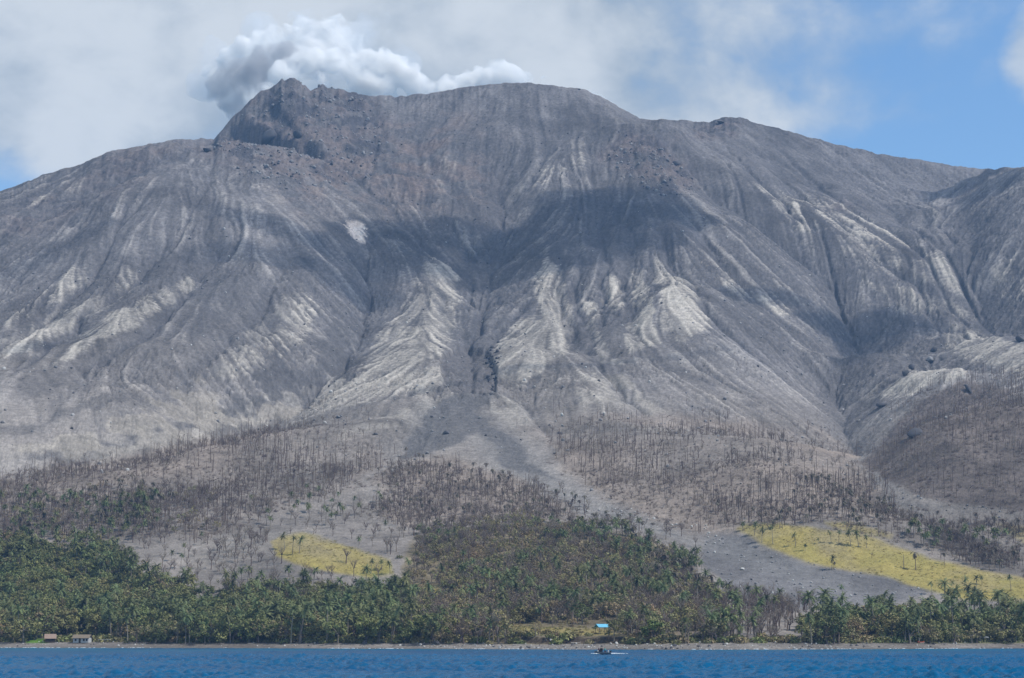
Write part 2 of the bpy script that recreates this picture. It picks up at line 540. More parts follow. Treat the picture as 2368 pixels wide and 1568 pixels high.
def ground(x, y):
    """height of the finished land at a point"""
    x = np.asarray(x, float); y = np.asarray(y, float)
    fu = np.clip((x / y - uu[0]) / (uu[1] - uu[0]), 0, NU - 1.001)
    fv = np.clip(np.interp(y, rows, np.arange(NV)), 0, NV - 1.001)
    i = fu.astype(int); j = fv.astype(int); u = fu - i; v = fv - j
    return (ZZ[j, i] * (1 - u) + ZZ[j, i + 1] * u) * (1 - v) + (ZZ[j + 1, i] * (1 - u) + ZZ[j + 1, i + 1] * u) * v

def spot(px, py):
    """ground point seen at a photo pixel"""
    a, b = ray(px, py)
    yv = np.arange(672, 2750, 1.0)
    d = ground(a * yv, yv) - (CAMZ + b * yv)
    idx = np.nonzero(d >= 0)[0]
    i = idx[0] if len(idx) else int(np.argmax(d))
    return float(a) * yv[i], float(yv[i]), float(ground(a * yv[i], yv[i]))
# ------------------------------------------------------------------ what grows and lies where (photo outlines of the ground cover)
MEADOW_R = [(1700, 1222), (1722, 1212), (1800, 1208), (1900, 1222), (2000, 1236), (2060, 1262), (2150, 1292), (2260, 1312), (2368, 1338), (2560, 1375), (2560, 1405), (2368, 1392), (2230, 1392), (2150, 1372), (2060, 1338), (1960, 1318), (1880, 1300), (1800, 1268), (1740, 1245)]
MEADOW_R2 = [(1900, 1205), (1960, 1205), (2060, 1232), (2050, 1245), (1950, 1228)]
MEADOW_R3 = [(2300, 1215), (2420, 1225), (2560, 1262), (2368, 1262)]
MEADOW_L = [(632, 1250), (650, 1238), (700, 1234), (760, 1246), (830, 1268), (905, 1296), (915, 1328), (860, 1338), (760, 1318), (690, 1305), (640, 1280)]
MEADOW_C = [(940, 1348), (1000, 1352), (1040, 1375), (1030, 1405), (980, 1390)]
MEADOW_S = [(1150, 1446), (1300, 1452), (1420, 1458), (1440, 1470), (1300, 1468), (1160, 1462)]
MUD = [(1612, 1232), (1690, 1225), (1760, 1262), (1880, 1302), (2060, 1338), (2170, 1374), (2120, 1394), (1960, 1392), (1860, 1398), (1700, 1385), (1660, 1330), (1625, 1280)]
SHORE_DEAD = [(1650, 1365), (1880, 1402), (1830, 1440), (1780, 1488), (1640, 1488)]
GREEN_L = [(-500, 1272), (0, 1262), (100, 1256), (200, 1268), (280, 1284), (330, 1336), (420, 1360), (470, 1396), (560, 1392), (640, 1368), (720, 1364), (800, 1376), (900, 1372), (950, 1410), (1000, 1500), (-500, 1500)]
GREEN_R = [(1880, 1452), (2000, 1446), (2150, 1438), (2250, 1438), (2800, 1430), (2800, 1500), (1850, 1500), (1862, 1458)]
OLIVE = [(905, 1355), (935, 1320), (955, 1255), (1040, 1215), (1230, 1208), (1330, 1218), (1490, 1245), (1580, 1292), (1635, 1350), (1665, 1410), (1650, 1500), (960, 1500), (940, 1400)]
BROWN_L = [(-500, 1140), (0, 1108), (120, 1085), (300, 1060), (500, 1010), (660, 985), (800, 985), (880, 1020), (880, 1075), (800, 1135), (680, 1170), (600, 1195), (480, 1245), (270, 1245), (-500, 1250)]
BROWN_C = [(880, 1095), (960, 1062), (1060, 1062), (1200, 1118), (1330, 1175), (1340, 1195), (1050, 1195), (930, 1215), (850, 1180)]
BROWN_R = [(1230, 985), (1420, 960), (1700, 975), (1900, 990), (1975, 1060), (2010, 1120), (2080, 1190), (1980, 1210), (1880, 1205), (1720, 1222), (1610, 1240), (1520, 1205), (1400, 1150), (1300, 1090)]
HILL = [(1985, 1070), (2080, 980), (2150, 915), (2230, 878), (2320, 905), (2400, 930), (2900, 950), (2900, 1250), (2400, 1200), (2200, 1165), (2060, 1120)]
MID_R = [(2080, 1180), (2368, 1210), (2900, 1260), (2900, 1400), (2368, 1335), (2150, 1288), (2060, 1250), (1900, 1215)]
ASH_L = [(430, 1285), (480, 1240), (600, 1192), (700, 1165), (830, 1150), (900, 1205), (950, 1225), (930, 1290), (830, 1262), (700, 1230), (640, 1240), (630, 1290), (560, 1335), (480, 1345)]
PALE = [  # pale ash left on the spurs, plus a sunlit spur side painted pale
    ([(1010, 585), (1060, 640), (1070, 720), (1050, 790), (900, 900), (760, 900), (850, 830), (920, 720), (960, 640)], 26, 0.75),
    ([(1250, 560), (1300, 640), (1330, 760), (1330, 800), (1180, 900), (1140, 870), (1150, 790), (1230, 720)], 18, 0.9),
    ([(1350, 690), (1385, 700), (1400, 790), (1445, 850), (1400, 850), (1360, 770)], 10, 0.9),
    ([(1410, 640), (1450, 640), (1440, 720), (1400, 720)], 10, 0.8),
    ([(1470, 620), (1495, 620), (1500, 720), (1530, 800), (1450, 820), (1460, 720)], 12, 0.95),
    ([(1520, 590), (1600, 640), (1640, 760), (1560, 820), (1520, 740)], 18, 0.7),
    ([(700, 640), (735, 720), (700, 800), (560, 880), (470, 880), (560, 780)], 22, 0.6),
    ([(740, 880), (860, 850), (1040, 850), (1010, 900), (800, 940), (560, 1000), (300, 1050), (0, 1085), (0, 1040), (300, 1000)], 22, 0.85),
    ([(900, 960), (1030, 905), (1040, 930), (960, 990), (700, 1040), (560, 1050)], 16, 0.7),
    ([(310, 610), (330, 640), (240, 720), (120, 790), (0, 830), (0, 780), (180, 700)], 14, 0.6),
    ([(440, 635), (450, 660), (380, 730), (250, 790), (100, 860), (200, 770), (360, 670)], 14, 0.75),
    ([(230, 580), (200, 660), (100, 720), (0, 770), (0, 720), (130, 640)], 14, 0.4),
    ([(1560, 540), (1700, 640), (1860, 730), (1800, 740), (1640, 660)], 20, 0.4),
    ([(1680, 400), (1850, 440), (2050, 520), (2230, 620), (2250, 690), (2000, 620), (1820, 520)], 40, 0.45),
    ([(2200, 742), (2368, 800), (2600, 870), (2600, 960), (2368, 870), (2260, 850), (2180, 800)], 20, 0.75),
    ([(1990, 650), (2080, 725), (2200, 735), (2330, 770), (2200, 700), (2080, 650)], 14, 0.7),
    ([(2000, 900), (2100, 850), (2260, 830), (2220, 870), (2080, 920), (1990, 940)], 16, 0.6),
    ([(1300, 310), (1450, 320), (1400, 360), (1200, 480), (1190, 440)], 22, 0.32),  # sunlit side of the rocky spur, painted as a pale patch
    ([(900, 320), (1060, 330), (1150, 430), (1100, 480), (960, 420)], 50, 0.25),
    ([(90, 420), (210, 405), (180, 460), (40, 500)], 22, 0.3),
    ([(1130, 910), (1200, 920), (1260, 980), (1180, 1000), (1110, 940)], 12, 0.7),
    ([(1200, 850), (1400, 850), (1500, 960), (1300, 960)], 40, 0.45),
    ([(1010, 1045), (1120, 1065), (1260, 1130), (1200, 1125), (1010, 1070)], 10, 0.6),
    ([(2368, 560), (2300, 620), (2290, 700), (2400, 720), (2700, 700), (2700, 560)], 25, 0.55),
    ([(430, 1290), (480, 1245), (620, 1195), (830, 1160), (880, 1200), (740, 1225), (620, 1270), (480, 1330)], 14, 0.35),
    ([(1330, 1160), (1500, 1190), (1640, 1222), (1600, 1245), (1470, 1215), (1320, 1180)], 8, 0.5),
    ([(1940, 1100), (2060, 1130), (2368, 1190), (2368, 1215), (2060, 1165), (1950, 1130)], 10, 0.35),
]
cw = fbm(XX, YY, 40, 401, 4) * 46
cwy = fbm(XX, YY, 40, 411, 4) * 24
QX, QY = PX + cw, PYY + cwy
def zone(pts, soft=6):
    return soft_poly(QX, QY, pts, soft)

def lerp(a, b, t):
    return a + (b - a) * t[..., None]
c3 = lambda *v: np.array(v, float)
n1 = fbm(XX, YY, 120, 201, 4)
n2 = fbm(XX, YY, 22, 211, 4)
warpf = fbm(XX, YY, 45, 461, 4) * 22
n3 = np.random.RandomState(9).rand(NV, NU) - 0.5
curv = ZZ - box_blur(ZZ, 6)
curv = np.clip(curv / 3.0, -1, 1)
col = np.ones((NV, NU, 3)) * c3(0.132, 0.125, 0.125)
col = lerp(col, c3(0.225, 0.202, 0.182) * np.ones_like(col), 1 - sstep(110, 300, BB + 60 * n1))
col = col * (1 + 0.45 * n1 + 0.35 * n2)[..., None]
col = lerp(col, c3(0.135, 0.112, 0.106) * np.ones_like(col), np.clip(rock * (0.55 + 1.6 * n2), 0, 0.8))
crag = rock * sstep(0.02, 0.22, fbm(XX, YY, 15, 441, 4, 0.6))
col = lerp(col, c3(0.062, 0.060, 0.066) * np.ones_like(col), crag * 0.8)
red = soft_poly(PX, PYY, [(620, 400), (900, 300), (1050, 260), (1150, 330), (1100, 470), (900, 480), (700, 480)], 70)
col = lerp(col, c3(0.165, 0.132, 0.118) * np.ones_like(col), np.clip(red * (0.25 + 1.5 * n2), 0, 0.7))
pale = np.zeros((NV, NU))
for pts, soft, amt in PALE:
    pale = np.maximum(pale, amt * 0.88 * soft_poly(QX * 0.6 + PX * 0.4, QY * 0.6 + PYY * 0.4, pts, soft))
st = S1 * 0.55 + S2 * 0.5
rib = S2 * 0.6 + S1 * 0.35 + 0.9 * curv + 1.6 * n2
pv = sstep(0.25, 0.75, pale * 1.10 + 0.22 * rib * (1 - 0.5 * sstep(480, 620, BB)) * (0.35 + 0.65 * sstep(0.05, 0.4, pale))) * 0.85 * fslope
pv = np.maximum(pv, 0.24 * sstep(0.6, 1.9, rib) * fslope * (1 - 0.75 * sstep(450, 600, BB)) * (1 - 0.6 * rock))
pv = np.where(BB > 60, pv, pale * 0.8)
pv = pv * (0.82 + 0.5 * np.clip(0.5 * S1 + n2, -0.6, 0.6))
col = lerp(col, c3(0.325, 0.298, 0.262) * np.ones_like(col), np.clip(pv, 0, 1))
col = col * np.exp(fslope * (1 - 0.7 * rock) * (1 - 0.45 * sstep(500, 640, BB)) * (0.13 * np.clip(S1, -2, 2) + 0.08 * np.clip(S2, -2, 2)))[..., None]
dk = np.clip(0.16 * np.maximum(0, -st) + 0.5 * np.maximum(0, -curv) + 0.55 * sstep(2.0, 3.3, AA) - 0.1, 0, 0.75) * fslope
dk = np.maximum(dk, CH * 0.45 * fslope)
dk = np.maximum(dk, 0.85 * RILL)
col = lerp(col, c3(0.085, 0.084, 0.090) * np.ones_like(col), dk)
cloud_shade = soft_poly(PX, PYY, [(1240, 520), (1400, 440), (1560, 440), (1640, 560), (1560, 620), (1300, 640)], 30) * 0.35  # cloud shadow over the upper face, painted into the ground colour
col = lerp(col, c3(0.09, 0.09, 0.10) * np.ones_like(col), cloud_shade)
col = lerp(col, c3(0.115, 0.108, 0.108) * np.ones_like(col), pit * 0.75)
pc = zone(MUD, 6)
col = lerp(col, c3(0.148, 0.142, 0.142) * np.ones_like(col) * (1 + 0.5 * n2 + 0.3 * n1)[..., None], pc)
chanlow = sample(blur(chan, 1), XX, YY) * (1 - fslope) * sstep(10, 40, BB)
col = lerp(col, c3(0.19, 0.185, 0.18) * np.ones_like(col), chanlow * 0.6)
# debris tongues: dark stony streams and shaded gully sides painted dark between the pale spurs
for pts, wd_, cc_, amt in (([(832, 735), (790, 800), (740, 850), (640, 912), (500, 957), (330, 1007), (150, 1050), (-60, 1085)], 11, (0.098, 0.094, 0.095), 0.8),
        ([(560, 900), (420, 955), (250, 1000), (80, 1035), (-60, 1060)], 9, (0.34, 0.305, 0.26), 0.6), ([(860, 880), (700, 945), (520, 1000), (330, 1040), (140, 1075)], 10, (0.35, 0.315, 0.27), 0.6),
        ([(700, 955), (560, 1010), (420, 1045), (250, 1075)], 6, (0.12, 0.112, 0.11), 0.6), ([(380, 860), (240, 920), (120, 975), (0, 1010)], 8, (0.11, 0.105, 0.105), 0.55), ([(250, 820), (120, 880), (0, 920)], 7, (0.12, 0.112, 0.11), 0.5),
        ([(1420, 850), (1470, 930), (1540, 1010)], 7, (0.33, 0.30, 0.26), 0.5), ([(1560, 820), (1640, 900), (1760, 960)], 7, (0.12, 0.113, 0.113), 0.5)):
    wp = [spot(*q)[:2] for q in resample(pts, 3)]
    d, par = poly_dist(XX + warpf * 0.5, YY + warpf, wp)
    n = len(wp) - 1
    m_ = (1 - sstep(0.6 * wd_, 1.4 * wd_, d + 3 * n2 * wd_)) * sstep(0, 0.15 * n, par) * (1 - sstep(0.85 * n, n, par))
    col = lerp(col, c3(*cc_) * np.ones_like(col) * (1 + 0.4 * n2)[..., None], m_ * amt)
for pts in ([(250, 590), (330, 600), (250, 700), (150, 760), (190, 690)], [(350, 610), (440, 560), (445, 630), (340, 690), (230, 760), (300, 670)], [(470, 640), (560, 600), (640, 610), (560, 720), (440, 800), (420, 760)], [(620, 680), (700, 620), (740, 640), (640, 760), (560, 800)]):
    col = lerp(col, c3(0.098, 0.094, 0.096) * np.ones_like(col), soft_poly(QX, QY, pts, 12) * 0.55)  # shade on the left-facing gully sides, put into the ground colour
middle = soft_poly(QX, QY, [(1050, 905), (1140, 905), (1110, 950), (1190, 1040), (1290, 1120), (1190, 1090), (1100, 1010), (1030, 1050), (930, 1060), (1000, 960)], 8)
col = lerp(col, c3(0.10, 0.098, 0.10) * np.ones_like(col), middle * 0.75)
scar = soft_poly(PX + cw * 0.5 + 9 * S1 * 0.5, PYY + cwy * 0.5, [(806, 512), (838, 520), (856, 545), (846, 560), (815, 548)], 4)
col = lerp(col, c3(0.55, 0.47, 0.41) * np.ones_like(col) * (1 + 0.6 * n2)[..., None], scar)
brown = np.maximum(np.maximum(zone(BROWN_L, 16), zone(BROWN_C, 12)), zone(BROWN_R, 18))
brown = np.maximum(brown, 0.8 * zone(MID_R, 10))
col = lerp(col, c3(0.205, 0.168, 0.140) * np.ones_like(col) * (1 + 0.5 * n2)[..., None], brown * np.clip(0.6 + 1.1 * n1, 0, 0.8))
hl = zone(HILL, 6)
col = lerp(col, c3(0.120, 0.100, 0.089) * np.ones_like(col) * (1 + 0.7 * n2)[..., None], hl * 0.9)
ol = zone(OLIVE, 10)
col = lerp(col, c3(0.18, 0.15, 0.095) * np.ones_like(col) * (1 + 0.8 * n2)[..., None], ol * 0.9)
gr = np.maximum(zone(GREEN_L, 10), zone(GREEN_R, 8))
col = lerp(col, c3(0.055, 0.068, 0.026) * np.ones_like(col) * (1 + 0.8 * n2)[..., None], gr * 0.92)
mead = np.zeros((NV, NU))
for m_, a_ in ((MEADOW_R, 1), (MEADOW_R2, 0.6), (MEADOW_R3, 0.45), (MEADOW_L, 1), (MEADOW_C, 0.8), (MEADOW_S, 0.7)):
    mead = np.maximum(mead, a_ * soft_poly(PX + cw * 0.45 + 10 * n2, PYY + cwy * 0.4 + 8 * n2, m_, 6))
mcol = lerp(np.ones_like(col) * c3(0.305, 0.250, 0.085), np.ones_like(col) * c3(0.235, 0.215, 0.075), np.clip(0.5 + 1.8 * n1 + 0.9 * n2, 0, 1))
mcol = lerp(mcol, np.ones_like(col) * c3(0.27, 0.225, 0.12), np.clip(-0.35 + 2.4 * fbm(XX, YY, 34, 431, 4), 0, 0.9))
col = lerp(col, mcol, mead)
# shore: dark grey sand and stones, wet at the edge, grass tongue at the far left and right
bs = YY - SHR
beach = (1 - sstep(15, 20, bs + 6 * n2))
col = lerp(col, c3(0.185, 0.168, 0.152) * np.ones_like(col) * (1 + 0.45 * n2 + 0.35 * n3)[..., None], beach)
wet = 1 - sstep(-3, 3.0, bs + 4 * n2)
col = lerp(col, c3(0.13, 0.118, 0.108) * np.ones_like(col), wet * 0.8)
grass = soft_poly(PX, PYY, [(60, 1478), (110, 1478), (112, 1487), (60, 1487)], 2)
col = lerp(col, c3(0.10, 0.20, 0.03) * np.ones_like(col), grass)
grass2 = soft_poly(PX, PYY, [(2120, 1479), (2400, 1479), (2400, 1487), (2120, 1488)], 2)
col = lerp(col, c3(0.20, 0.21, 0.07) * np.ones_like(col), grass2 * 0.7)
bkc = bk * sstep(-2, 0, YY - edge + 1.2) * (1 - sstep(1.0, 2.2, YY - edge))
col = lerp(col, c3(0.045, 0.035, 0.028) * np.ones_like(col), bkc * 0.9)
col *= (1 + 0.35 * n3 * sstep(30, 80, BB))[..., None]
col = np.clip(col, 0.02, 0.7)

def grid_mesh(name, X, Y, Zv, cols=None):
    ny, nx = X.shape
    me = bpy.data.meshes.new(name)
    me.vertices.add(nx * ny)
    me.vertices.foreach_set('co', np.stack([X, Y, Zv], -1).astype(np.float32).ravel())
    ids = np.arange(nx * ny, dtype=np.int32).reshape(ny, nx)
    q = np.stack([ids[:-1, :-1], ids[:-1, 1:], ids[1:, 1:], ids[1:, :-1]], -1).reshape(-1, 4)
    me.loops.add(q.size)
    me.loops.foreach_set('vertex_index', q.ravel())
    me.polygons.add(len(q))
    me.polygons.foreach_set('loop_start', np.arange(0, q.size, 4, dtype=np.int32))
    me.polygons.foreach_set('use_smooth', np.ones(len(q), bool))
    me.update(calc_edges=True)
    if cols is not None:
        at = me.attributes.new('ground_colour', 'FLOAT_COLOR', 'POINT')
        at.data.foreach_set('color', np.concatenate([cols, np.ones((ny, nx, 1))], -1).astype(np.float32).ravel())
    return me

def material(name):
    m = bpy.data.materials.new(name)
    m.use_nodes = True
    kk = NT(m.node_tree)
    b = kk.n('ShaderNodeBsdfPrincipled')
    o = kk.n('ShaderNodeOutputMaterial')
    kk.t.links.new(b.outputs[0], o.inputs['Surface'])
    b.inputs['Roughness'].default_value = 0.9
    b.inputs['Specular IOR Level'].default_value = 0.15
    return m, kk, b, o

m_land, kk_, b_, o_ = material('volcanic_ground')
at = kk_.n('ShaderNodeAttribute', attribute_name='ground_colour')
geo = kk_.n('ShaderNodeNewGeometry')
pos = geo.outputs['Position']
na = kk_.noise(pos, 0.22, 5, 0.65)
nb = kk_.noise(pos, 0.9, 3, 0.6)
f = kk_.math('MULTIPLY_ADD', kk_.math('SUBTRACT', na, 0.5), 1.1, 1.0)
f = kk_.math('MULTIPLY_ADD', kk_.math('SUBTRACT', nb, 0.5), 0.6, f)
colr = kk_.mix(1.0, at.outputs['Color'], kk_.n('ShaderNodeCombineColor').outputs[0], 'MULTIPLY')
cc = colr.node.inputs[7].links[0].from_node
for i in range(3):
    kk_.set(cc.inputs[i], f)
kk_.set(b_.inputs['Base Color'], colr)
bp = kk_.n('ShaderNodeBump', i_Strength=0.9, i_Distance=1.2)
kk_.set(bp.inputs['Height'], kk_.math('ADD', kk_.noise(pos, 0.35, 6, 0.7), kk_.math('MULTIPLY', kk_.noise(pos, 0.07, 3, 0.6), 2.0)))
kk_.set(b_.inputs['Normal'], bp.outputs[0])
b_.inputs['Roughness'].default_value = 1.0
b_.inputs['Specular IOR Level'].default_value = 0.05

def link(o, label=None, cat=None, group=None, kind=None, parent=None):
    C.objects.link(o)
    if label: o['label'] = label
    if cat: o['category'] = cat
    if group: o['group'] = group
    if kind: o['kind'] = kind
    if parent: o.parent = parent
    return o

land = bpy.data.objects.new('terrain', grid_mesh('terrain', XX, YY, ZZ, col))
land.data.materials.append(m_land)
link(land, 'ash-grey volcano slope rising from the wooded shore', 'volcano', kind='structure')

# ------------------------------------------------------------------ sea
NSU, NSV = 700, 600
su = np.linspace(-0.32, 0.32, NSU)
sv = 1.0 / np.linspace(1 / 205.0, 1 / 860.0, NSV)
SU, SY = np.meshgrid(su, sv)
SX = SU * SY
wv = np.zeros_like(SX)
rs = np.random.RandomState(3)
for i in range(54):
    lam = 1.3 * 1.031 ** i
    th = rs.normal(1.15, 0.6)
    amp = 0.0225 * lam ** 0.8
    ph = rs.rand() * 6.283
    kx, ky = math.cos(th) * 6.283 / lam, math.sin(th) * 6.283 / lam
    ok = sstep(2.0, 4.0, lam / np.maximum(SY * 0.64 / NSU, SY * SY * (1 / 205 - 1 / 860) / NSV * abs(math.sin(th))))
    a = kx * SX + ky * SY + ph + 2.2 * fbm(SX, SY, 22, 500 + i, 2)
    wv += amp * ok * (1 - 2 * np.abs(np.sin(a * 0.5)) ** 1.2) 
wv *= 1.0 + 1.0 * fbm(SX, SY * 0.6, 45, 77, 3)
wv *= 1 - 0.75 * sstep(660, 740, SY)
# one sheet: fine in view, with coarse rings out to the horizon
EX = 40000.0
seam = grid_mesh('sea', SX, SY, wv * 1.0)
bmw = bmesh.new(); bmw.from_mesh(seam)
bmw.verts.ensure_lookup_table()
edge_ids = list(range(NSU)) + [r * NSU + NSU - 1 for r in range(1, NSV)] + [(NSV - 1) * NSU + c for c in range(NSU - 2, -1, -1)] + [r * NSU for r in range(NSV - 2, 0, -1)]
ring = [bmw.verts[i] for i in edge_ids]
cxm, cym = 0.0, 420.0
outer = []
for vt in ring:
    dxv, dyv = vt.co.x - cxm, (vt.co.y - cym)
    l = max(abs(dxv), abs(dyv)) + 1e-6
    outer.append(bmw.verts.new((cxm + dxv / l * EX, cym + dyv / l * EX, -0.02)))
for i in range(len(ring)):
    j = (i + 1) % len(ring)
    bmw.faces.new((ring[i], outer[i], outer[j], ring[j]))
bmesh.ops.recalc_face_normals(bmw, faces=bmw.faces[:])
bmw.to_mesh(seam); bmw.free()
m_sea, kk_, b_, o_ = material('sea_water')
pos = kk_.n('ShaderNodeNewGeometry').outputs['Position']
sp3 = kk_.n('ShaderNodeSeparateXYZ'); kk_.set(sp3.inputs[0], pos)
ns = kk_.noise(pos, 0.03, 3, 0.6)
shal = kk_.ramp(kk_.math('MULTIPLY_ADD', kk_.math('SUBTRACT', ns, 0.5), 80.0, sp3.outputs[1]), 600, 740)
wc = kk_.mix(shal, (0.001, 0.082, 0.190, 1), (0.003, 0.122, 0.225, 1))
wind = kk_.ramp(kk_.noise(pos, 0.011, 4, 0.6), 0.42, 0.62)
wc = kk_.mix(kk_.math('MULTIPLY', wind, 0.55), wc, (0.003, 0.055, 0.150, 1))
kk_.set(b_.inputs['Base Color'], wc)
b_.inputs['Roughness'].default_value = 0.25
b_.inputs['Specular IOR Level'].default_value = 0.16
b_.inputs['IOR'].default_value = 1.33
mpn = kk_.n('ShaderNodeMapping'); kk_.set(mpn.inputs['Vector'], pos)
mpn.inputs['Scale'].default_value = (1.0, 0.55, 1.0)
bp = kk_.n('ShaderNodeBump', i_Strength=0.8, i_Distance=0.6)
kk_.set(bp.inputs['Height'], kk_.math('ADD', kk_.noise(mpn.outputs[0], 0.45, 4, 0.6, 0.4), kk_.math('MULTIPLY', kk_.noise(mpn.outputs[0], 0.14, 2, 0.6), 1.6)))
kk_.set(b_.inputs['Normal'], bp.outputs[0])
sea = bpy.data.objects.new('sea', seam)
sea.data.materials.append(m_sea)
link(sea, 'blue choppy sea in front of the shore', 'sea', kind='structure')

# ------------------------------------------------------------------ smoke plume and clouds: closed lumpy bodies filled with scattering vapour
def volume_material(name, dens, colour, aniso=0.0, torn=0.0):
    m = bpy.data.materials.new(name)
    m.use_nodes = True
    q = NT(m.node_tree)
    vv = q.n('ShaderNodeVolumePrincipled')
    vv.inputs['Color'].default_value = (*colour, 1)
    vv.inputs['Density'].default_value = dens
    vv.inputs['Anisotropy'].default_value = aniso
    if torn > 0:
        p = q.n('ShaderNodeNewGeometry').outputs['Position']
        nz = q.noise(p, 1.0 / torn, 5, 0.62, 0.6)
        q.set(vv.inputs['Density'], q.math('MULTIPLY', q.ramp(nz, 0.40, 0.60), dens))
    oo = q.n('ShaderNodeOutputMaterial')
    q.t.links.new(vv.outputs[0], oo.inputs['Volume'])
    return m

_ico = {}
def ico(sub):
    if sub not in _ico:
        b = bmesh.new()
        bmesh.ops.create_icosphere(b, subdivisions=sub, radius=1.0)
        _ico[sub] = (np.array([v_.co[:] for v_ in b.verts]), np.array([[v_.index for v_ in f_.verts] for f_ in b.faces]))
        b.free()
    return _ico[sub]

def tri_mesh(name, V, Fc):
    me = bpy.data.meshes.new(name)
    V = np.asarray(V, np.float32); Fc = np.asarray(Fc, np.int32)
    n = Fc.shape[1]
    me.vertices.add(len(V)); me.vertices.foreach_set('co', V.ravel())
    me.loops.add(Fc.size); me.loops.foreach_set('vertex_index', Fc.ravel())
    me.polygons.add(len(Fc)); me.polygons.foreach_set('loop_start', np.arange(0, Fc.size, n, dtype=np.int32))
    me.update(calc_edges=True)
    return me

def billow(name, balls, voxel, mat, rough=0.35, seed=0):
    """union of balls carrying smaller balls, closed by a voxel remesh"""
    rnd = np.random.RandomState(seed)
    v0, f0 = ico(2)
    Vs, Fs, n = [], [], 0
    allb = []
    for (x, y, z, r) in balls:
        allb.append((x, y, z, r, r))
        for i in range(26):
            d = rnd.normal(size=3); d /= np.linalg.norm(d)
            rr = r * rnd.uniform(0.18, 0.46)
            c = np.array([x, y, z]) + d * r * rnd.uniform(0.75, 1.0)
            allb.append((*c, rr, r))
            for j in range(9):
                d2 = rnd.normal(size=3); d2 /= np.linalg.norm(d2)
                if d2 @ d < 0: d2 = -d2
                r3 = rr * rnd.uniform(0.2, 0.5)
                allb.append((*(c + d2 * rr * 0.9), r3, r))
    for (x, y, z, r, _) in allb:
        if r < voxel * 0.8: continue
        Vs.append(v0 * r * rnd.uniform(0.9, 1.1, 3) + [x, y, z]); Fs.append(f0 + n); n += len(v0)
    me = tri_mesh(name, np.concatenate(Vs), np.concatenate(Fs))
    o = bpy.data.objects.new(name, me)
    me.materials.append(mat)
    md = o.modifiers.new('skin', 'REMESH')
    md.mode = 'VOXEL'; md.voxel_size = voxel
    return o

def air(px, py, Y, rpx):
    a, b = ray(px, py)
    return (float(a) * Y, Y, CAMZ + float(b) * Y, rpx * Y / F)
# plume: grey column at the left of the dome, white billows above it and behind the crest
m_ash = volume_material('grey_ash_smoke', 0.06, (0.66, 0.66, 0.67), torn=42.0)
m_smoke = volume_material('volcanic_smoke', 0.13, (0.99, 0.985, 0.978), torn=46.0)
plume = bpy.data.objects.new('smoke_plume', None)
plume.location = air(590, 240, 2670, 1)[:3]
link(plume, 'grey-white column of smoke billowing up behind the rocky summit', 'smoke')
ash_balls = [air(*q) for q in [(556, 282, 2640, 22), (545, 255, 2645, 24), (530, 230, 2650, 28), (560, 215, 2650, 34), (505, 205, 2655, 28), (590, 170, 2655, 44), (620, 150, 2650, 40), (585, 205, 2650, 36), (540, 170, 2660, 36), (650, 130, 2650, 36)]]
wh_balls = [air(*q) for q in [(478, 160, 2690, 20), (510, 155, 2690, 25), (500, 185, 2690, 22), (535, 135, 2700, 29), (570, 120, 2700, 30), (610, 107, 2710, 34), (640, 82, 2710, 29), (668, 97, 2715, 34), (700, 67, 2720, 29), (720, 117, 2715, 37), (745, 77, 2720, 32), (785, 67, 2725, 29),
    (790, 112, 2720, 34), (815, 97, 2725, 24), (760, 135, 2710, 36), (820, 130, 2725, 29), (690, 140, 2705, 34), (640, 120, 2700, 34)]]
def rel(o, parent):
    o.location = -parent.location
    o.parent = parent
    return o
rel(link(billow('grey_column', ash_balls, 3.5, m_ash, seed=4)), plume)
m_veil = volume_material('thin_smoke', 0.018, (0.95, 0.955, 0.965), torn=60.0)
veil = [air(*q) for q in [(470, 200, 2720, 40), (500, 130, 2720, 40), (600, 70, 2735, 44), (720, 60, 2740, 50), (830, 100, 2740, 56), (880, 130, 2745, 50), (860, 60, 2750, 40), (540, 250, 2700, 30), (940, 150, 2750, 40)]]
rel(link(billow('thin_veil', veil, 5.0, m_veil, seed=6)), plume)
rel(link(billow('white_billows', wh_balls, 3.5, m_smoke, seed=5)), plume)
m_steam = volume_material('white_steam', 0.15, (0.997, 0.993, 0.985), torn=46.0)
st_balls = [air(*q) for q in [(620, 216, 2600, 28), (655, 174, 2610, 36), (690, 159, 2615, 32), (720, 146, 2620, 36), (765, 158, 2630, 41), (810, 171, 2640, 43), (855, 171, 2640, 45), (895, 151, 2650, 36), (920, 156, 2650, 28), (940, 178, 2650, 32),
    (965, 198, 2660, 30), (880, 216, 2650, 36), (995, 208, 2660, 25), (1040, 206, 2670, 28), (1080, 194, 2675, 28), (1115, 184, 2680, 30), (1150, 174, 2680, 32), (1185, 176, 2685, 28), (1215, 189, 2690, 25), (1250, 199, 2690, 21)]]
steam = billow('steam_bank', st_balls, 3.5, m_steam, seed=8)
link(steam, 'low bank of bright white steam along the crest behind the dome', 'steam')
m_wisp = volume_material('thin_steam', 0.02, (0.99, 0.99, 0.99))
wisp = billow('steam_wisp', [air(*q) for q in [(1360, 225, 2690, 20), (1385, 235, 2690, 20), (1410, 250, 2690, 18), (1435, 265, 2690, 12)]], 4.0, m_wisp, seed=9)
link(wisp, 'faint wisp of steam behind the right shoulder of the dome', 'steam')

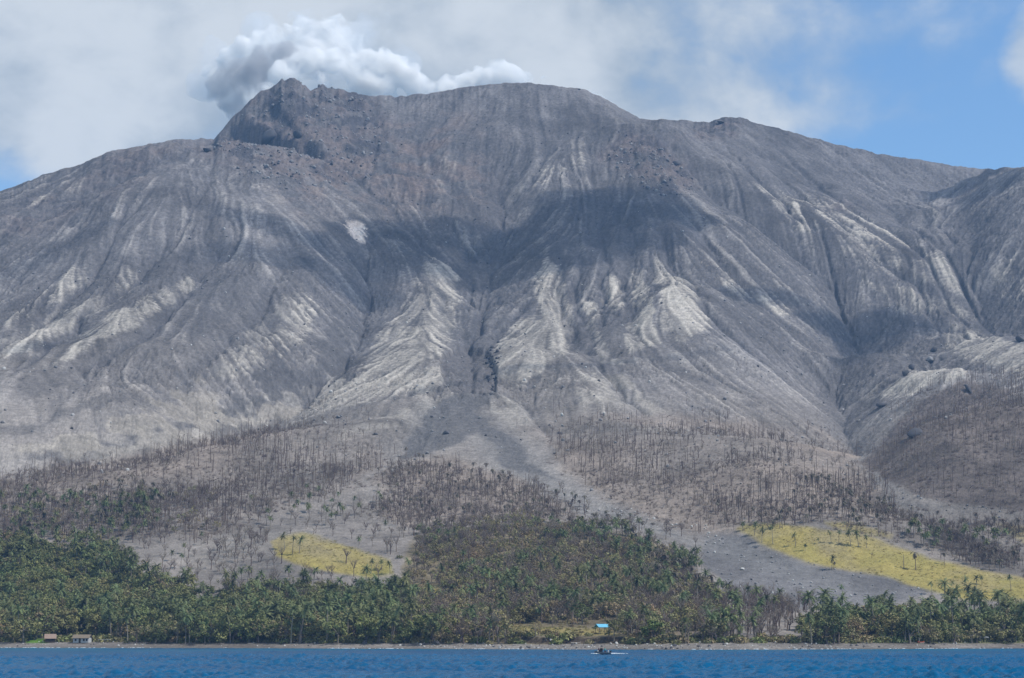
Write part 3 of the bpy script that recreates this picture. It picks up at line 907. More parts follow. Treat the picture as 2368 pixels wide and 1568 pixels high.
# low scattered clouds over the near slope; their shadows lie across the mountain
m_cloud = volume_material('cloud_vapour', 0.030, (0.99, 0.99, 0.99))
m_thin = volume_material('thin_cloud_vapour', 0.013, (0.99, 0.99, 0.99))
SHADOWS = [  # photo points of the ground below, radius in metres, height above that ground along the sun
    ([(760, 640, 26), (800, 590, 34), (870, 560, 40), (950, 545, 42), (1030, 545, 40), (1100, 565, 30), (1170, 585, 24), (1240, 570, 42), (1310, 525, 48), (1390, 480, 50), (1460, 470, 48), (1530, 495, 42), (1400, 560, 34), (1480, 560, 30), (1130, 615, 20), (900, 620, 30), (1250, 620, 26), (800, 655, 30), (845, 700, 24), (1000, 600, 34), (1150, 650, 18), (1060, 640, 22), (1340, 590, 30)], 820),
    ([(440, 600, 18), (520, 570, 26), (590, 590, 30), (660, 610, 32), (720, 560, 30), (640, 520, 30), (560, 500, 24), (480, 480, 18)], 760),
    ([(1690, 680, 16), (1750, 685, 18), (1820, 690, 15), (1870, 700, 12)], 720),
    ([(1880, 745, 20), (1940, 760, 26), (1975, 800, 22), (2030, 745, 22), (2090, 750, 20), (2150, 765, 16), (1950, 830, 18), (1962, 800, 18)], 760),
    ([(760, 955, 8), (860, 930, 9), (960, 910, 10), (1040, 890, 11), (1110, 880, 10), (1190, 850, 11), (1280, 848, 10), (1370, 842, 10), (1460, 836, 9), (1560, 828, 10), (1640, 815, 10), (1720, 800, 9)], 820),
    ([(20, 640, 20), (90, 600, 22), (160, 560, 20), (240, 520, 18)], 720),
    ([(20, 815, 9), (80, 800, 12), (140, 795, 11), (220, 770, 8)], 800),
    ([(2150, 465, 14), (2180, 440, 22), (2215, 430, 24), (2250, 425, 26), (2310, 432, 24)], 560),
]
CLOUD_LABELS = ['long ragged cloud over the middle slope, shading the mountain', 'grey cloud over the left flank below the rocky summit', 'small cloud over the right gullies', 'cloud over the right canyon head',
    'thin streak of cloud over the lower slope and the pit', 'cloud over the far left flank', 'tiny cloud over the lower left flank', 'cloud over the right skyline saddle']
for ci, ((pts, L), lab) in enumerate(zip(SHADOWS, CLOUD_LABELS)):
    wide = ci in (0, 1, 5)
    bl = []
    pts = [p for a_, b_ in zip(pts, pts[1:]) for p in (a_, tuple((u_ + v_) / 2 for u_, v_ in zip(a_, b_)))] + [pts[-1]] if len(pts) < 13 else pts
    for (px, py, r) in pts:
        x, y, z = spot(px, py)
        c = np.array([x, y, z]) + SUNV * L
        zt = 1010 + r * 0.5
        c = np.array([x, y, z]) + SUNV * ((zt - z) / SUNV[2])
        bl.append((*c, r * (1.25 if ci == 0 else 0.8 if ci in (1, 5) else 1.0)))
    co = billow('cloud', bl, 6.0, m_thin if wide else m_cloud, seed=int(pts[0][0]))
    link(co, lab, 'cloud', group='low clouds drifting over the slope')

# ------------------------------------------------------------------ haze
def box_object(name, lo, hi, mat):
    b = bmesh.new()
    bmesh.ops.create_cube(b, size=1.0)
    for v_ in b.verts:
        v_.co = Vector([lo[i] + (hi[i] - lo[i]) * (v_.co[i] + 0.5) for i in range(3)])
    me = bpy.data.meshes.new(name); b.to_mesh(me); b.free()
    me.materials.append(mat)
    return bpy.data.objects.new(name, me)
m_haze = volume_material('haze_air', 0.00007, (0.34, 0.60, 1.0))
haze = box_object('haze', (-3000, -300, -75), (3000, 4200, 900), m_haze)
link(haze, 'thin bluish sea haze in the air', 'haze', kind='stuff')
# ------------------------------------------------------------------ vegetation models
R = random.Random(12)

def plain(name, colour, rough=0.85, var=0.25, scale=2.0, trans=0.0, spec=0.15):
    """colour with per-object and fine variation"""
    m, q, b, o = material(name)
    oi = q.n('ShaderNodeObjectInfo')
    p = q.n('ShaderNodeNewGeometry').outputs['Position']
    nz = q.noise(p, scale, 2, 0.6)
    fac = q.math('MULTIPLY_ADD', q.math('SUBTRACT', nz, 0.5), 1.2 * var, q.math('MULTIPLY_ADD', q.math('SUBTRACT', oi.outputs['Random'], 0.5), 2 * var, 1.0))
    hs = q.n('ShaderNodeHueSaturation')
    hs.inputs['Color'].default_value = (*colour, 1)
    q.set(hs.inputs['Value'], fac)
    q.set(hs.inputs['Hue'], q.math('MULTIPLY_ADD', q.math('SUBTRACT', oi.outputs['Random'], 0.5), 0.05, 0.5))
    q.set(b.inputs['Base Color'], hs.outputs[0])
    b.inputs['Roughness'].default_value = rough
    b.inputs['Specular IOR Level'].default_value = spec
    if trans > 0:
        tr = q.n('ShaderNodeBsdfTranslucent'); q.set(tr.inputs['Color'], hs.outputs[0])
        mx = q.n('ShaderNodeMixShader'); mx.inputs[0].default_value = trans
        q.t.links.new(b.outputs[0], mx.inputs[1]); q.t.links.new(tr.outputs[0], mx.inputs[2])
        q.t.links.new(mx.outputs[0], o.inputs['Surface'])
    return m

def leafmat(name, dark, light, var=0.3, trans=0.16):
    """foliage: leaf-to-leaf variation between two greens, plus variation from tree to tree"""
    m, q, b, o = material(name)
    oi = q.n('ShaderNodeObjectInfo')
    p = q.n('ShaderNodeNewGeometry')
    rn = q.n('ShaderNodeTexWhiteNoise', noise_dimensions='1D')
    q.set(rn.inputs['W'], p.outputs['Random Per Island'])
    nz = q.noise(p.outputs['Position'], 0.25, 2, 0.5)
    t = q.math('MULTIPLY_ADD', rn.outputs['Value'], 0.6, q.math('MULTIPLY', nz, 0.4))
    cmix = q.mix(t, (*dark, 1), (*light, 1))
    patch = q.ramp(q.noise(p.outputs['Position'], 0.035, 3, 0.6), 0.38, 0.62)
    cmix = q.mix(q.math('MULTIPLY', patch, 0.45), cmix, (light[0] * 1.12, light[1] * 0.98, light[2] * 0.95, 1))
    hs = q.n('ShaderNodeHueSaturation')
    q.set(hs.inputs['Color'], cmix)
    q.set(hs.inputs['Value'], q.math('MULTIPLY_ADD', q.math('SUBTRACT', oi.outputs['Random'], 0.5), 2 * var, 1.0))
    rn2 = q.n('ShaderNodeTexWhiteNoise', noise_dimensions='1D'); q.set(rn2.inputs['W'], q.math('MULTIPLY', oi.outputs['Random'], 37.0))
    q.set(hs.inputs['Hue'], q.math('MULTIPLY_ADD', q.math('SUBTRACT', rn2.outputs['Value'], 0.5), 0.07, 0.495))
    q.set(b.inputs['Base Color'], hs.outputs[0])
    b.inputs['Roughness'].default_value = 0.6
    b.inputs['Specular IOR Level'].default_value = 0.25
    tr = q.n('ShaderNodeBsdfTranslucent'); q.set(tr.inputs['Color'], hs.outputs[0])
    mx = q.n('ShaderNodeMixShader'); mx.inputs[0].default_value = trans
    q.t.links.new(b.outputs[0], mx.inputs[1]); q.t.links.new(tr.outputs[0], mx.inputs[2])
    q.t.links.new(mx.outputs[0], o.inputs['Surface'])
    return m

M_BARK = plain('tree_bark', (0.16, 0.135, 0.11), var=0.3)
M_PALMBARK = plain('palm_bark', (0.21, 0.185, 0.155), var=0.25)
M_FROND = leafmat('palm_frond', (0.050, 0.085, 0.032), (0.175, 0.205, 0.085))
M_FROND_DRY = leafmat('scorched_palm_frond', (0.07, 0.066, 0.045), (0.15, 0.13, 0.09), trans=0.1)
M_LEAF = leafmat('broad_leaf', (0.062, 0.085, 0.028), (0.225, 0.240, 0.085))
M_LEAF_OLIVE = leafmat('olive_leaf', (0.14, 0.130, 0.062), (0.295, 0.265, 0.125))
M_LEAF_LIME = leafmat('bright_leaf', (0.075, 0.12, 0.025), (0.19, 0.24, 0.055))
M_TWIG = plain('dead_twigs', (0.225, 0.18, 0.15), var=0.3)
M_SNAG = plain('charred_wood', (0.155, 0.116, 0.094), var=0.4)
M_SNAG_PALE = plain('bleached_wood', (0.30, 0.27, 0.24), var=0.25)

class MB:
    def __init__(s):
        s.v = []; s.f = []
    def tube(s, pts, rad, n=5):
        rings = []
        for i, p in enumerate(pts):
            p = Vector(p)
            a = Vector(pts[min(i + 1, len(pts) - 1)]) - Vector(pts[max(i - 1, 0)])
            a.normalize()
            u = a.cross(Vector((0.31, 0.95, 0.12))); u.normalize(); w = a.cross(u)
            r = rad[i]
            b = len(s.v)
            for j in range(n):
                t = 2 * math.pi * j / n
                s.v.append(p + u * (math.cos(t) * r) + w * (math.sin(t) * r))
            rings.append(b)
        for a_, b_ in zip(rings, rings[1:]):
            for j in range(n):
                s.f.append((a_ + j, a_ + (j + 1) % n, b_ + (j + 1) % n, b_ + j))
        s.f.append(tuple(rings[-1] + j for j in range(n)))
    def face(s, *ps):
        b = len(s.v)
        s.v.extend(Vector(p) for p in ps)
        s.f.append(tuple(range(b, b + len(ps))))
    def box(s, lo, hi, rz=0.0, at=(0, 0, 0)):
        b = len(s.v)
        cs, sn = math.cos(rz), math.sin(rz)
        for z in (lo[2], hi[2]):
            for x, y in ((lo[0], lo[1]), (hi[0], lo[1]), (hi[0], hi[1]), (lo[0], hi[1])):
                s.v.append(Vector((at[0] + x * cs - y * sn, at[1] + x * sn + y * cs, at[2] + z)))
        for q in ((0, 3, 2, 1), (4, 5, 6, 7), (0, 1, 5, 4), (1, 2, 6, 5), (2, 3, 7, 6), (3, 0, 4, 7)):
            s.f.append(tuple(b + i for i in q))
    def mesh(s, name, mat=None, smooth=False):
        me = bpy.data.meshes.new(name)
        me.from_pydata([tuple(p) for p in s.v], [], s.f)
        me.update()
        if mat: me.materials.append(mat)
        if smooth: me.polygons.foreach_set('use_smooth', [True] * len(me.polygons))
        return me

def rand_dir(r):
    while True:
        d = Vector((r.uniform(-1, 1), r.uniform(-1, 1), r.uniform(-1, 1)))
        if 0.05 < d.length < 1: return d.normalized()

def palm_model(seed, height, dry=False):
    r = random.Random(seed)
    t = MB()
    la = r.uniform(0, 6.28); lean = r.uniform(0.02, 0.14) * height
    pts = []
    for i in range(7):
        q = i / 6
        pts.append((math.cos(la) * lean * q * q, math.sin(la) * lean * q * q, height * q - (0.6 if i == 0 else 0)))
    t.tube(pts, [0.30, 0.22, 0.18, 0.17, 0.16, 0.15, 0.14], 6)
    c = MB(); top = Vector(pts[-1])
    nf = r.randint(17, 23) if not dry else r.randint(10, 15)
    for i in range(nf):
        az = 2.399 * i + r.uniform(-0.3, 0.3)
        up = r.uniform(-0.75, 1.25) if not dry else r.uniform(-1.3, 0.7)
        L = r.uniform(2.9, 4.0) * (0.9 if dry else 1.0)
        d = Vector((math.cos(az) * math.cos(up), math.sin(az) * math.cos(up), math.sin(up)))
        p = top.copy(); sp = [p.copy()]
        ns = 6
        for s_ in range(ns):
            p = p + d * (L / ns); sp.append(p.copy())
            d = (d + Vector((0, 0, -0.22 if not dry else -0.36))).normalized()
        side = Vector((-math.sin(az), math.cos(az), 0))
        for s_ in range(ns):
            a_, b_ = sp[s_], sp[s_ + 1]
            dn = (b_ - a_).normalized()
            upv = side.cross(dn).normalized()
            c.face(a_ - side * 0.05, a_ + side * 0.05, b_ + side * 0.04, b_ - side * 0.04)
            for hf in (0.0, 0.5):
                o_ = a_.lerp(b_, hf)
                ll = (0.95 if s_ > 0 else 0.55) * (1 - 0.5 * ((s_ + hf) / ns) ** 2) * r.uniform(0.8, 1.15)
                for sg in (1, -1):
                    tip = o_ + (side * sg * 0.82 + dn * 0.55 + Vector((0, 0, -r.uniform(0.15, 0.6)))) * ll
                    c.face(o_ - dn * 0.15, o_ + dn * 0.18, tip)
    return t, c

def tree_model(seed, height, spread, nclump, nleaf, lsize, flat=0.75, low=0.34):
    r = random.Random(seed)
    t = MB()
    hb = height * r.uniform(0.30, 0.45)
    bend = Vector((r.uniform(-0.6, 0.6), r.uniform(-0.6, 0.6), 0))
    fork = Vector((bend.x, bend.y, hb))
    t.tube([(0, 0, -0.7), (bend.x * 0.4, bend.y * 0.4, hb * 0.5), fork], [0.34, 0.26, 0.22], 6)
    c = MB()
    cents = []
    for i in range(nclump):
        az = r.uniform(0, 6.28); rr = spread * math.sqrt(r.uniform(0.02, 1.0))
        zz = height * (low + (0.92 - low) * r.random() * (1 - 0.55 * (rr / spread) ** 2) * 1.15)
        cents.append((Vector((math.cos(az) * rr + bend.x, math.sin(az) * rr + bend.y, zz)), spread * r.uniform(0.22, 0.42)))
    for i, (p, cr) in enumerate(cents):
        if i % 2 == 0:
            mid = fork.lerp(p, 0.5) + Vector((r.uniform(-.3, .3), r.uniform(-.3, .3), 0.3))
            t.tube([fork, mid, p], [0.15, 0.10, 0.04], 4)
        for j in range(nleaf):
            d = rand_dir(r)
            q = p + Vector((d.x, d.y, d.z * flat)) * cr * (r.random() ** 0.4)
            nrm = (d + Vector((0, 0, 0.45)) + rand_dir(r) * 0.4).normalized()
            u = nrm.cross(rand_dir(r)).normalized(); w = nrm.cross(u)
            s_ = lsize * r.uniform(0.6, 1.3)
            c.face(q - u * s_ * 0.5, q + w * s_ * 0.32, q + u * s_ * 0.5, q - w * s_ * 0.32)
    return t, c

def bare_model(seed, height, spread, n1=5, n2=4, n3=3, w=0.16):
    """leafless tree: trunk, limbs, and thin twigs"""
    r = random.Random(seed)
    t = MB()
    top = Vector((r.uniform(-.5, .5), r.uniform(-.5, .5), height * r.uniform(0.3, 0.5)))
    t.tube([(0, 0, -0.6), top * 0.5, top], [w * 1.7, w * 1.4, w * 1.1], 5)
    tw = MB()
    for i in range(n1):
        az = 6.28 * i / n1 + r.uniform(-0.5, 0.5)
        e = top + Vector((math.cos(az) * spread * r.uniform(.35, .8), math.sin(az) * spread * r.uniform(.35, .8), height * r.uniform(.22, .52)))
        t.tube([top, top.lerp(e, 0.5) + Vector((0, 0, 0.15)), e], [w * 0.8, w * 0.55, w * 0.3], 4)
        for j in range(n2):
            a_ = top.lerp(e, r.uniform(0.35, 1.0))
            e2 = a_ + Vector((r.uniform(-1, 1), r.uniform(-1, 1), r.uniform(0.2, 1.3))) * spread * 0.42
            for kx in (0, 1):
                u = (e2 - a_).cross(Vector((1, 0, 0) if kx else (0, 1, 0))).normalized() * w * 0.32
                tw.face(a_ - u, a_ + u, e2 + u * 0.3, e2 - u * 0.3)
            for m_ in range(n3):
                b_ = a_.lerp(e2, r.uniform(0.3, 1.0))
                e3 = b_ + Vector((r.uniform(-1, 1), r.uniform(-1, 1), r.uniform(-0.1, 1.2))) * spread * 0.26
                u = (e3 - b_).cross(rand_dir(r)).normalized() * w * 0.22
                tw.face(b_ - u, b_ + u, e3)
    return t, tw

def snag_model(seed, height, lean):
    r = random.Random(seed)
    t = MB()
    la = r.uniform(0, 6.28)
    pts = [(math.cos(la) * lean * q * height, math.sin(la) * lean * q * height, q * height - (0.6 if q == 0 else 0)) for q in (0, 0.5, 1.0)]
    t.tube(pts, [0.20, 0.15, 0.09], 5)
    for i in range(r.randint(0, 5)):
        q = r.uniform(0.4, 0.95)
        a_ = Vector(pts[0]).lerp(Vector(pts[2]), q); a_.z = q * height
        az = r.uniform(0, 6.28)
        L = height * r.uniform(0.08, 0.24)
        t.tube([a_, a_ + Vector((math.cos(az) * L * .7, math.sin(az) * L * .7, L * r.uniform(0.2, 1.0)))], [0.10, 0.04], 4)
    return t

def merged(t, c):
    m = MB(); m.v = list(t.v) + list(c.v)
    n = len(t.v)
    m.f = list(t.f) + [tuple(i + n for i in f_) for f_ in c.f]
    return m, len(t.f)

def variants(kind, models, m_trunk, m_crown):
    """trunk mesh, crown mesh and the two joined, for every variant"""
    out_ = []
    for i, (t, c) in enumerate(models):
        tm = t.mesh(kind + '_trunk', m_trunk); cm = c.mesh(kind + '_crown', m_crown)
        j, nt = merged(t, c)
        jm = j.mesh(kind + '_whole', m_trunk); jm.materials.append(m_crown)
        idx = np.ones(len(jm.polygons), np.int32); idx[:nt] = 0
        jm.polygons.foreach_set('material_index', idx)
        out_.append((tm, cm, jm))
    return out_

V_PALM = variants('palm', [palm_model(i, [8.0, 9.5, 11, 12.5, 7, 10][i]) for i in range(6)], M_PALMBARK, M_FROND)
V_DRY = variants('scorched_palm', [palm_model(40 + i, [7, 8.5, 9.5, 6.5][i], True) for i in range(4)], M_SNAG, M_FROND_DRY)
V_TREE = variants('tree', [tree_model(100 + i, [8, 9.5, 7, 10.5, 6.5, 8.5][i], [3.4, 4.2, 3.2, 4.4, 3.6, 4.8][i], [15, 19, 14, 20, 13, 22][i], 30, 0.85) for i in range(6)], M_BARK, M_LEAF)
V_OLIVE = variants('olive_tree', [tree_model(200 + i, [7, 8.5, 6, 7.5, 9][i], [2.8, 3.4, 2.6, 3.6, 3.0][i], [12, 14, 11, 14, 13][i], 17, 0.75) for i in range(5)], M_TWIG, M_LEAF_OLIVE)
V_BIG = variants('broad_tree', [tree_model(250 + i, [10, 11.5, 9, 10.5][i], [5.6, 6.6, 6.0, 5.2][i], [34, 40, 36, 32][i], 38, 0.85, low=0.16) for i in range(4)], M_BARK, M_LEAF)
V_BIGO = variants('broad_dry_tree', [tree_model(270 + i, [9, 10][i], [5.2, 6.0][i], 32, 26, 0.8, low=0.16) for i in range(2)], M_TWIG, M_LEAF_OLIVE)
V_LIME = variants('bright_tree', [tree_model(300 + i, [6, 7][i], [3.2, 3.8][i], 16, 34, 0.8) for i in range(2)], M_BARK, M_LEAF_LIME)
V_BARE = variants('bare_tree', [bare_model(400 + i, [7.5, 9, 6.5, 8.5, 6][i], [3.0, 3.6, 2.6, 3.2, 3.8][i], 6, 6, 4) for i in range(5)], M_SNAG, M_TWIG)
V_SNAG = []
for i in range(10):
    V_SNAG.append(snag_model(500 + i, [8, 10, 6, 7, 9, 11, 5, 4, 1.6, 0.9][i], [0.02, 0.05, 0.1, 0.02, 0.04, 0.03, 0.2, 0.35, 3.2, 7.5][i]).mesh('snag', M_SNAG))
V_SHRUB = []
for i in range(4):
    r_ = random.Random(600 + i); b_ = MB()
    for j in range(90):
        d = rand_dir(r_); q = Vector((d.x * 1.7, d.y * 1.7, abs(d.z) * 1.4 + 0.1)) * (r_.random() ** 0.4)
        u = rand_dir(r_); w = u.cross(d).normalized(); s_ = r_.uniform(0.5, 0.95)
        b_.face(q - u * s_ * 0.5, q + w * s_ * 0.3, q + u * s_ * 0.5, q - w * s_ * 0.3)
    V_SHRUB.append(b_)
V_SHRUB_G = [b_.mesh('shrub_green', M_LEAF) for b_ in V_SHRUB]
V_SHRUB_O = [b_.mesh('shrub_olive', M_LEAF_OLIVE) for b_ in V_SHRUB]
V_SHRUB_T = []
for i in range(3):
    r_ = random.Random(700 + i); b_ = MB()
    for j in range(46):
        a0 = Vector((r_.gauss(0, .5), r_.gauss(0, .5), -0.2)); e0 = a0 + Vector((r_.gauss(0, .9), r_.gauss(0, .9), r_.uniform(.8, 2.6)))
        u = (e0 - a0).cross(rand_dir(r_)).normalized() * 0.06
        b_.face(a0 - u, a0 + u, e0)
    V_SHRUB_T.append(b_.mesh('shrub_twigs', M_TWIG))
V_ROCK = []
for i in range(5):
    v0, f0 = ico(2)
    rs = np.random.RandomState(800 + i)
    vv_ = v0.copy()
    for j in range(9):
        n_ = rs.normal(size=3); n_ /= np.linalg.norm(n_)
        h_ = rs.uniform(0.45, 0.85)
        dd = vv_ @ n_
        vv_ = vv_ - np.outer(np.maximum(0, dd - h_), n_)
    vv_ *= rs.uniform(0.75, 1.25, 3)
    V_ROCK.append(tri_mesh('rock', vv_, f0))
M_ROCK = plain('boulder_rock', (0.20, 0.195, 0.195), var=0.3, scale=0.8)
M_ROCK_PALE = plain('pale_boulder_rock', (0.42, 0.41, 0.39), var=0.2, scale=0.8)
M_ROCK_DARK = plain('dark_rock', (0.075, 0.073, 0.078), var=0.3, scale=0.8)
for me in V_ROCK: me.materials.append(M_ROCK)
V_ROCK_PALE = [me.copy() for me in V_ROCK]
for me in V_ROCK_PALE:
    me.materials.clear(); me.materials.append(M_ROCK_PALE)
V_ROCK_DARK = [me.copy() for me in V_ROCK]
for me in V_ROCK_DARK:
    me.materials.clear(); me.materials.append(M_ROCK_DARK)

# ------------------------------------------------------------------ planting
plants = []        # (kind, x, y, z, scale, rot, variant, zone)
RS = np.random.RandomState(77)
def sow(kind, pts, n, smin, smax, nvar, zname, seed, clump=0.0, clear=(), soft=34, clumpscale=30, top=None):
    """n plants at random inside a photo outline, spread evenly over the ground"""
    rs = np.random.RandomState(seed)
    wp = [spot(min(max(p[0], -420), 2790), p[1]) for p in pts]
    x0 = min(p[0] for p in wp) - 20; x1 = max(p[0] for p in wp) + 20
    y0 = max(690, min(p[1] for p in wp) - 30); y1 = max(p[1] for p in wp) + 30
    got = 0; tries = 0
    while got < n and tries < 40:
        tries += 1
        x = rs.uniform(x0, x1, n * 3); y = rs.uniform(y0, y1, n * 3)
        ok = np.abs(x / y) < 0.318
        x, y = x[ok], y[ok]
        z = ground(x, y)
        px, py = proj(x, y, z)
        px2 = px + fbm(x, y, 28, seed, 3) * soft * 2.4; py2 = py + fbm(x, y, 28, seed + 9, 3) * soft
        ok = in_poly(px2, py2, pts) & (z > 1.7)
        if clump > 0:
            ok &= (fbm(x, y, clumpscale, seed + 5, 3) + 0.5 + rs.uniform(-.15, .15, len(x))) > clump
        for cl in clear:
            ok &= ~in_poly(px, py, cl)
        gs = np.ones(len(x))
        if zname in ('ashleft', 'ashmiddle', 'ashright') and kind in ('snag', 'bare', 'shrubt'):
            ok &= rs.uniform(0, 1, len(x)) < 0.12 + 0.88 * sstep(985, 1120, py + fbm(x, y, 55, seed + 3, 3) * 130)
        if zname in ('left', 'right', 'middle') and kind in ('tree', 'palm', 'olive', 'bare'):
            if zname == 'middle' and kind != 'bare' and pts is OLIVE:
                ok &= rs.uniform(0, 1, len(x)) < 0.08 + 0.92 * sstep(1170, 1290, py + fbm(x, y, 40, seed + 3, 3) * 60)
            if zname == 'left' and pts is GREEN_L:
                ok &= rs.uniform(0, 1, len(x)) < 0.25 + 0.75 * sstep(1225, 1310, py + fbm(x, y, 40, seed + 3, 3) * 60)
            gs = 1.0 + (0.24 if kind == 'palm' else 0.5) * (1 - sstep(15, 230, y - np.interp(x / y * 780, SHX, SHD) - 776))
            ok &= rs.uniform(0, 1, len(x)) < gs ** -1.6
        for i in np.nonzero(ok)[0]:
            if got >= n: break
            plants.append((kind, x[i], y[i], z[i], rs.uniform(smin, smax) * gs[i], rs.uniform(0, 6.28), rs.randint(nvar), zname))
            got += 1

ME_ALL = [MEADOW_R, MEADOW_L, MEADOW_C, MEADOW_S]
BLUE_CLEAR = [(1362, 1434), (1422, 1434), (1422, 1505), (1362, 1505)]
HUT_CLEAR = [(98, 1470), (212, 1470), (255, 1480), (255, 1500), (98, 1500)]
HUT2_CLEAR = [(1560, 1462), (1625, 1462), (1625, 1485), (1560, 1485)]
BANK_CLEAR = [(1165, 1440), (1440, 1446), (1440, 1505), (1185, 1505)]
CL = ME_ALL + [BANK_CLEAR, BLUE_CLEAR, HUT_CLEAR, HUT2_CLEAR]
# green woods on the left
sow('tree', GREEN_L, 1215, 0.56, 0.99, 6, 'left', 1, clear=CL)
sow('palm', GREEN_L, 620, 0.66, 1.01, 6, 'left', 2, clump=0.38, clear=CL)
sow('olive', GREEN_L, 338, 0.59, 0.94, 5, 'left', 3, clear=CL)
sow('shrubg', GREEN_L, 1050, 0.70, 1.40, 4, 'left', 4, clear=CL)
sow('bare', [(250, 1290), (560, 1300), (900, 1330), (900, 1420), (500, 1420), (250, 1350)], 119, 0.59, 0.94, 5, 'left', 5, clear=CL)
# right shore strip
sow('tree', GREEN_R, 130, 0.60, 1.03, 6, 'right', 11, clear=CL)
sow('palm', GREEN_R, 110, 0.75, 1.10, 6, 'right', 12, clear=CL)
sow('olive', GREEN_R, 78, 0.59, 0.94, 5, 'right', 13, clear=CL)
sow('shrubg', GREEN_R, 180, 0.60, 1.20, 4, 'right', 14, clear=CL)
# olive-brown woods in the middle
sow('olive', OLIVE, 936, 0.59, 0.98, 5, 'middle', 21, clear=CL)
sow('bare', OLIVE, 952, 0.59, 0.98, 5, 'middle', 22, clear=CL)
sow('tree', OLIVE, 120, 0.52, 0.86, 6, 'middle', 23, clump=0.5, clear=CL)
sow('palm', OLIVE, 110, 0.62, 0.88, 6, 'middle', 24, clump=0.55, clear=CL)
sow('palm', [(1210, 1222), (1330, 1216), (1490, 1246), (1580, 1292), (1630, 1350), (1550, 1350), (1400, 1280), (1220, 1260)], 85, 0.62, 0.88, 6, 'middle', 25, clear=CL)
sow('palm', [(1000, 1370), (1240, 1340), (1600, 1370), (1640, 1430), (1500, 1450), (1160, 1440), (1000, 1420)], 70, 0.79, 1.01, 6, 'middle', 26, clear=CL)
sow('dry', [(1450, 1238), (1585, 1290), (1640, 1352), (1670, 1410), (1560, 1390)], 80, 0.72, 0.99, 4, 'middle', 27, clear=CL)
sow('shrubo', OLIVE, 1000, 0.60, 1.30, 4, 'middle', 28, clear=CL)
FRONT_L = [(-400, 1425), (0, 1425), (500, 1420), (940, 1430), (960, 1500), (-400, 1500)]
sow('big', FRONT_L, 34, 0.75, 1.15, 4, 'left', 101, clear=CL)
sow('big', [(-400, 1330), (0, 1330), (300, 1345), (900, 1370), (940, 1420), (-400, 1420)], 36, 0.65, 0.95, 4, 'left', 102, clear=CL)
sow('bigo', FRONT_L, 10, 0.75, 1.05, 2, 'left', 103, clear=CL)
sow('big', [(1890, 1465), (2368, 1460), (2700, 1455), (2700, 1500), (1880, 1500)], 14, 0.75, 1.1, 4, 'right', 104, clear=CL)
sow('bigo', [(1870, 1465), (2368, 1462), (2368, 1500), (1870, 1500)], 12, 0.7, 1.0, 2, 'right', 105, clear=CL)
sow('bigo', [(960, 1400), (1360, 1420), (1660, 1420), (1660, 1500), (960, 1500)], 14, 0.65, 1.0, 2, 'middle', 106, clear=CL)
sow('big', [(940, 1400), (1140, 1420), (1140, 1500), (960, 1500)], 8, 0.65, 0.95, 4, 'middle', 107, clear=CL)
sow('bigo', [(1000, 1280), (1500, 1270), (1620, 1340), (1500, 1400), (1000, 1400)], 26, 0.55, 0.85, 2, 'middle', 108, clear=CL)
# dead woods on the ash
sow('olive', [(1150, 1440), (1370, 1446), (1370, 1490), (1150, 1490)], 16, 0.22, 0.5, 5, 'middle', 120)
sow('shrubo', [(1150, 1440), (1430, 1446), (1430, 1475), (1150, 1475)], 60, 0.25, 0.6, 4, 'middle', 121)
TRANS = [(-500, 1160), (0, 1150), (300, 1120), (500, 1130), (600, 1180), (480, 1240), (300, 1262), (-500, 1262)]
sow('bare', TRANS, 330, 0.6, 0.95, 5, 'ashleft', 111)
sow('olive', TRANS, 130, 0.5, 0.8, 5, 'ashleft', 112, clump=0.4)
sow('palm', [(-500, 1175), (0, 1170), (300, 1150), (400, 1180), (330, 1262), (-500, 1262)], 110, 0.6, 0.9, 6, 'ashleft', 113, clump=0.42)
sow('bare', [(880, 1180), (1330, 1175), (1600, 1245), (1650, 1330), (1500, 1300), (1000, 1260)], 220, 0.6, 0.95, 5, 'middle', 114)
sow('bare', [(900, 1200), (1000, 1200), (960, 1330), (900, 1300)], 40, 0.7, 1.0, 5, 'ashopen', 115, clear=CL)
sow('snag', BROWN_L, 1700, 0.5, 1.25, 10, 'ashleft', 31, clump=0.4, clumpscale=45)
sow('bare', BROWN_L, 884, 0.42, 0.77, 5, 'ashleft', 32, clump=0.4, clumpscale=50)
sow('dry', [(-500, 1190), (0, 1180), (300, 1130), (420, 1140), (480, 1230), (270, 1248), (-500, 1250)], 150, 0.63, 0.90, 4, 'ashleft', 33, clump=0.45)
sow('palm', [(-500, 1205), (0, 1195), (280, 1165), (330, 1200), (300, 1260), (-500, 1260)], 70, 0.53, 0.75, 6, 'ashleft', 34, clump=0.4)
sow('snag', BROWN_C, 460, 0.5, 1.2, 10, 'ashmiddle', 41)
sow('bare', BROWN_C, 340, 0.42, 0.77, 5, 'ashmiddle', 42)
sow('dry', BROWN_C, 50, 0.54, 0.81, 4, 'ashmiddle', 43)
sow('dry', [(850, 1170), (1000, 1180), (1330, 1170), (1600, 1240), (1500, 1225), (1000, 1200)], 50, 0.54, 0.81, 4, 'ashmiddle', 44)
sow('snag', BROWN_R, 1700, 0.5, 1.25, 10, 'ashright', 51, clump=0.42, clumpscale=42)
sow('bare', BROWN_R, 561, 0.42, 0.77, 5, 'ashright', 52, clump=0.45, clumpscale=50)
sow('dry', [(1700, 1130), (1980, 1120), (2050, 1180), (1960, 1210), (1720, 1215)], 110, 0.54, 0.81, 4, 'ashright', 53, clump=0.4)
sow('snag', [(1180, 930), (1500, 920), (1900, 960), (1950, 1000), (1500, 1000), (1230, 1000)], 171, 0.45, 0.81, 10, 'ashright', 54)
sow('snag', [(300, 1030), (700, 930), (850, 930), (900, 1000), (500, 1030), (0, 1110), (0, 1085)], 171, 0.45, 0.81, 10, 'ashleft', 55)
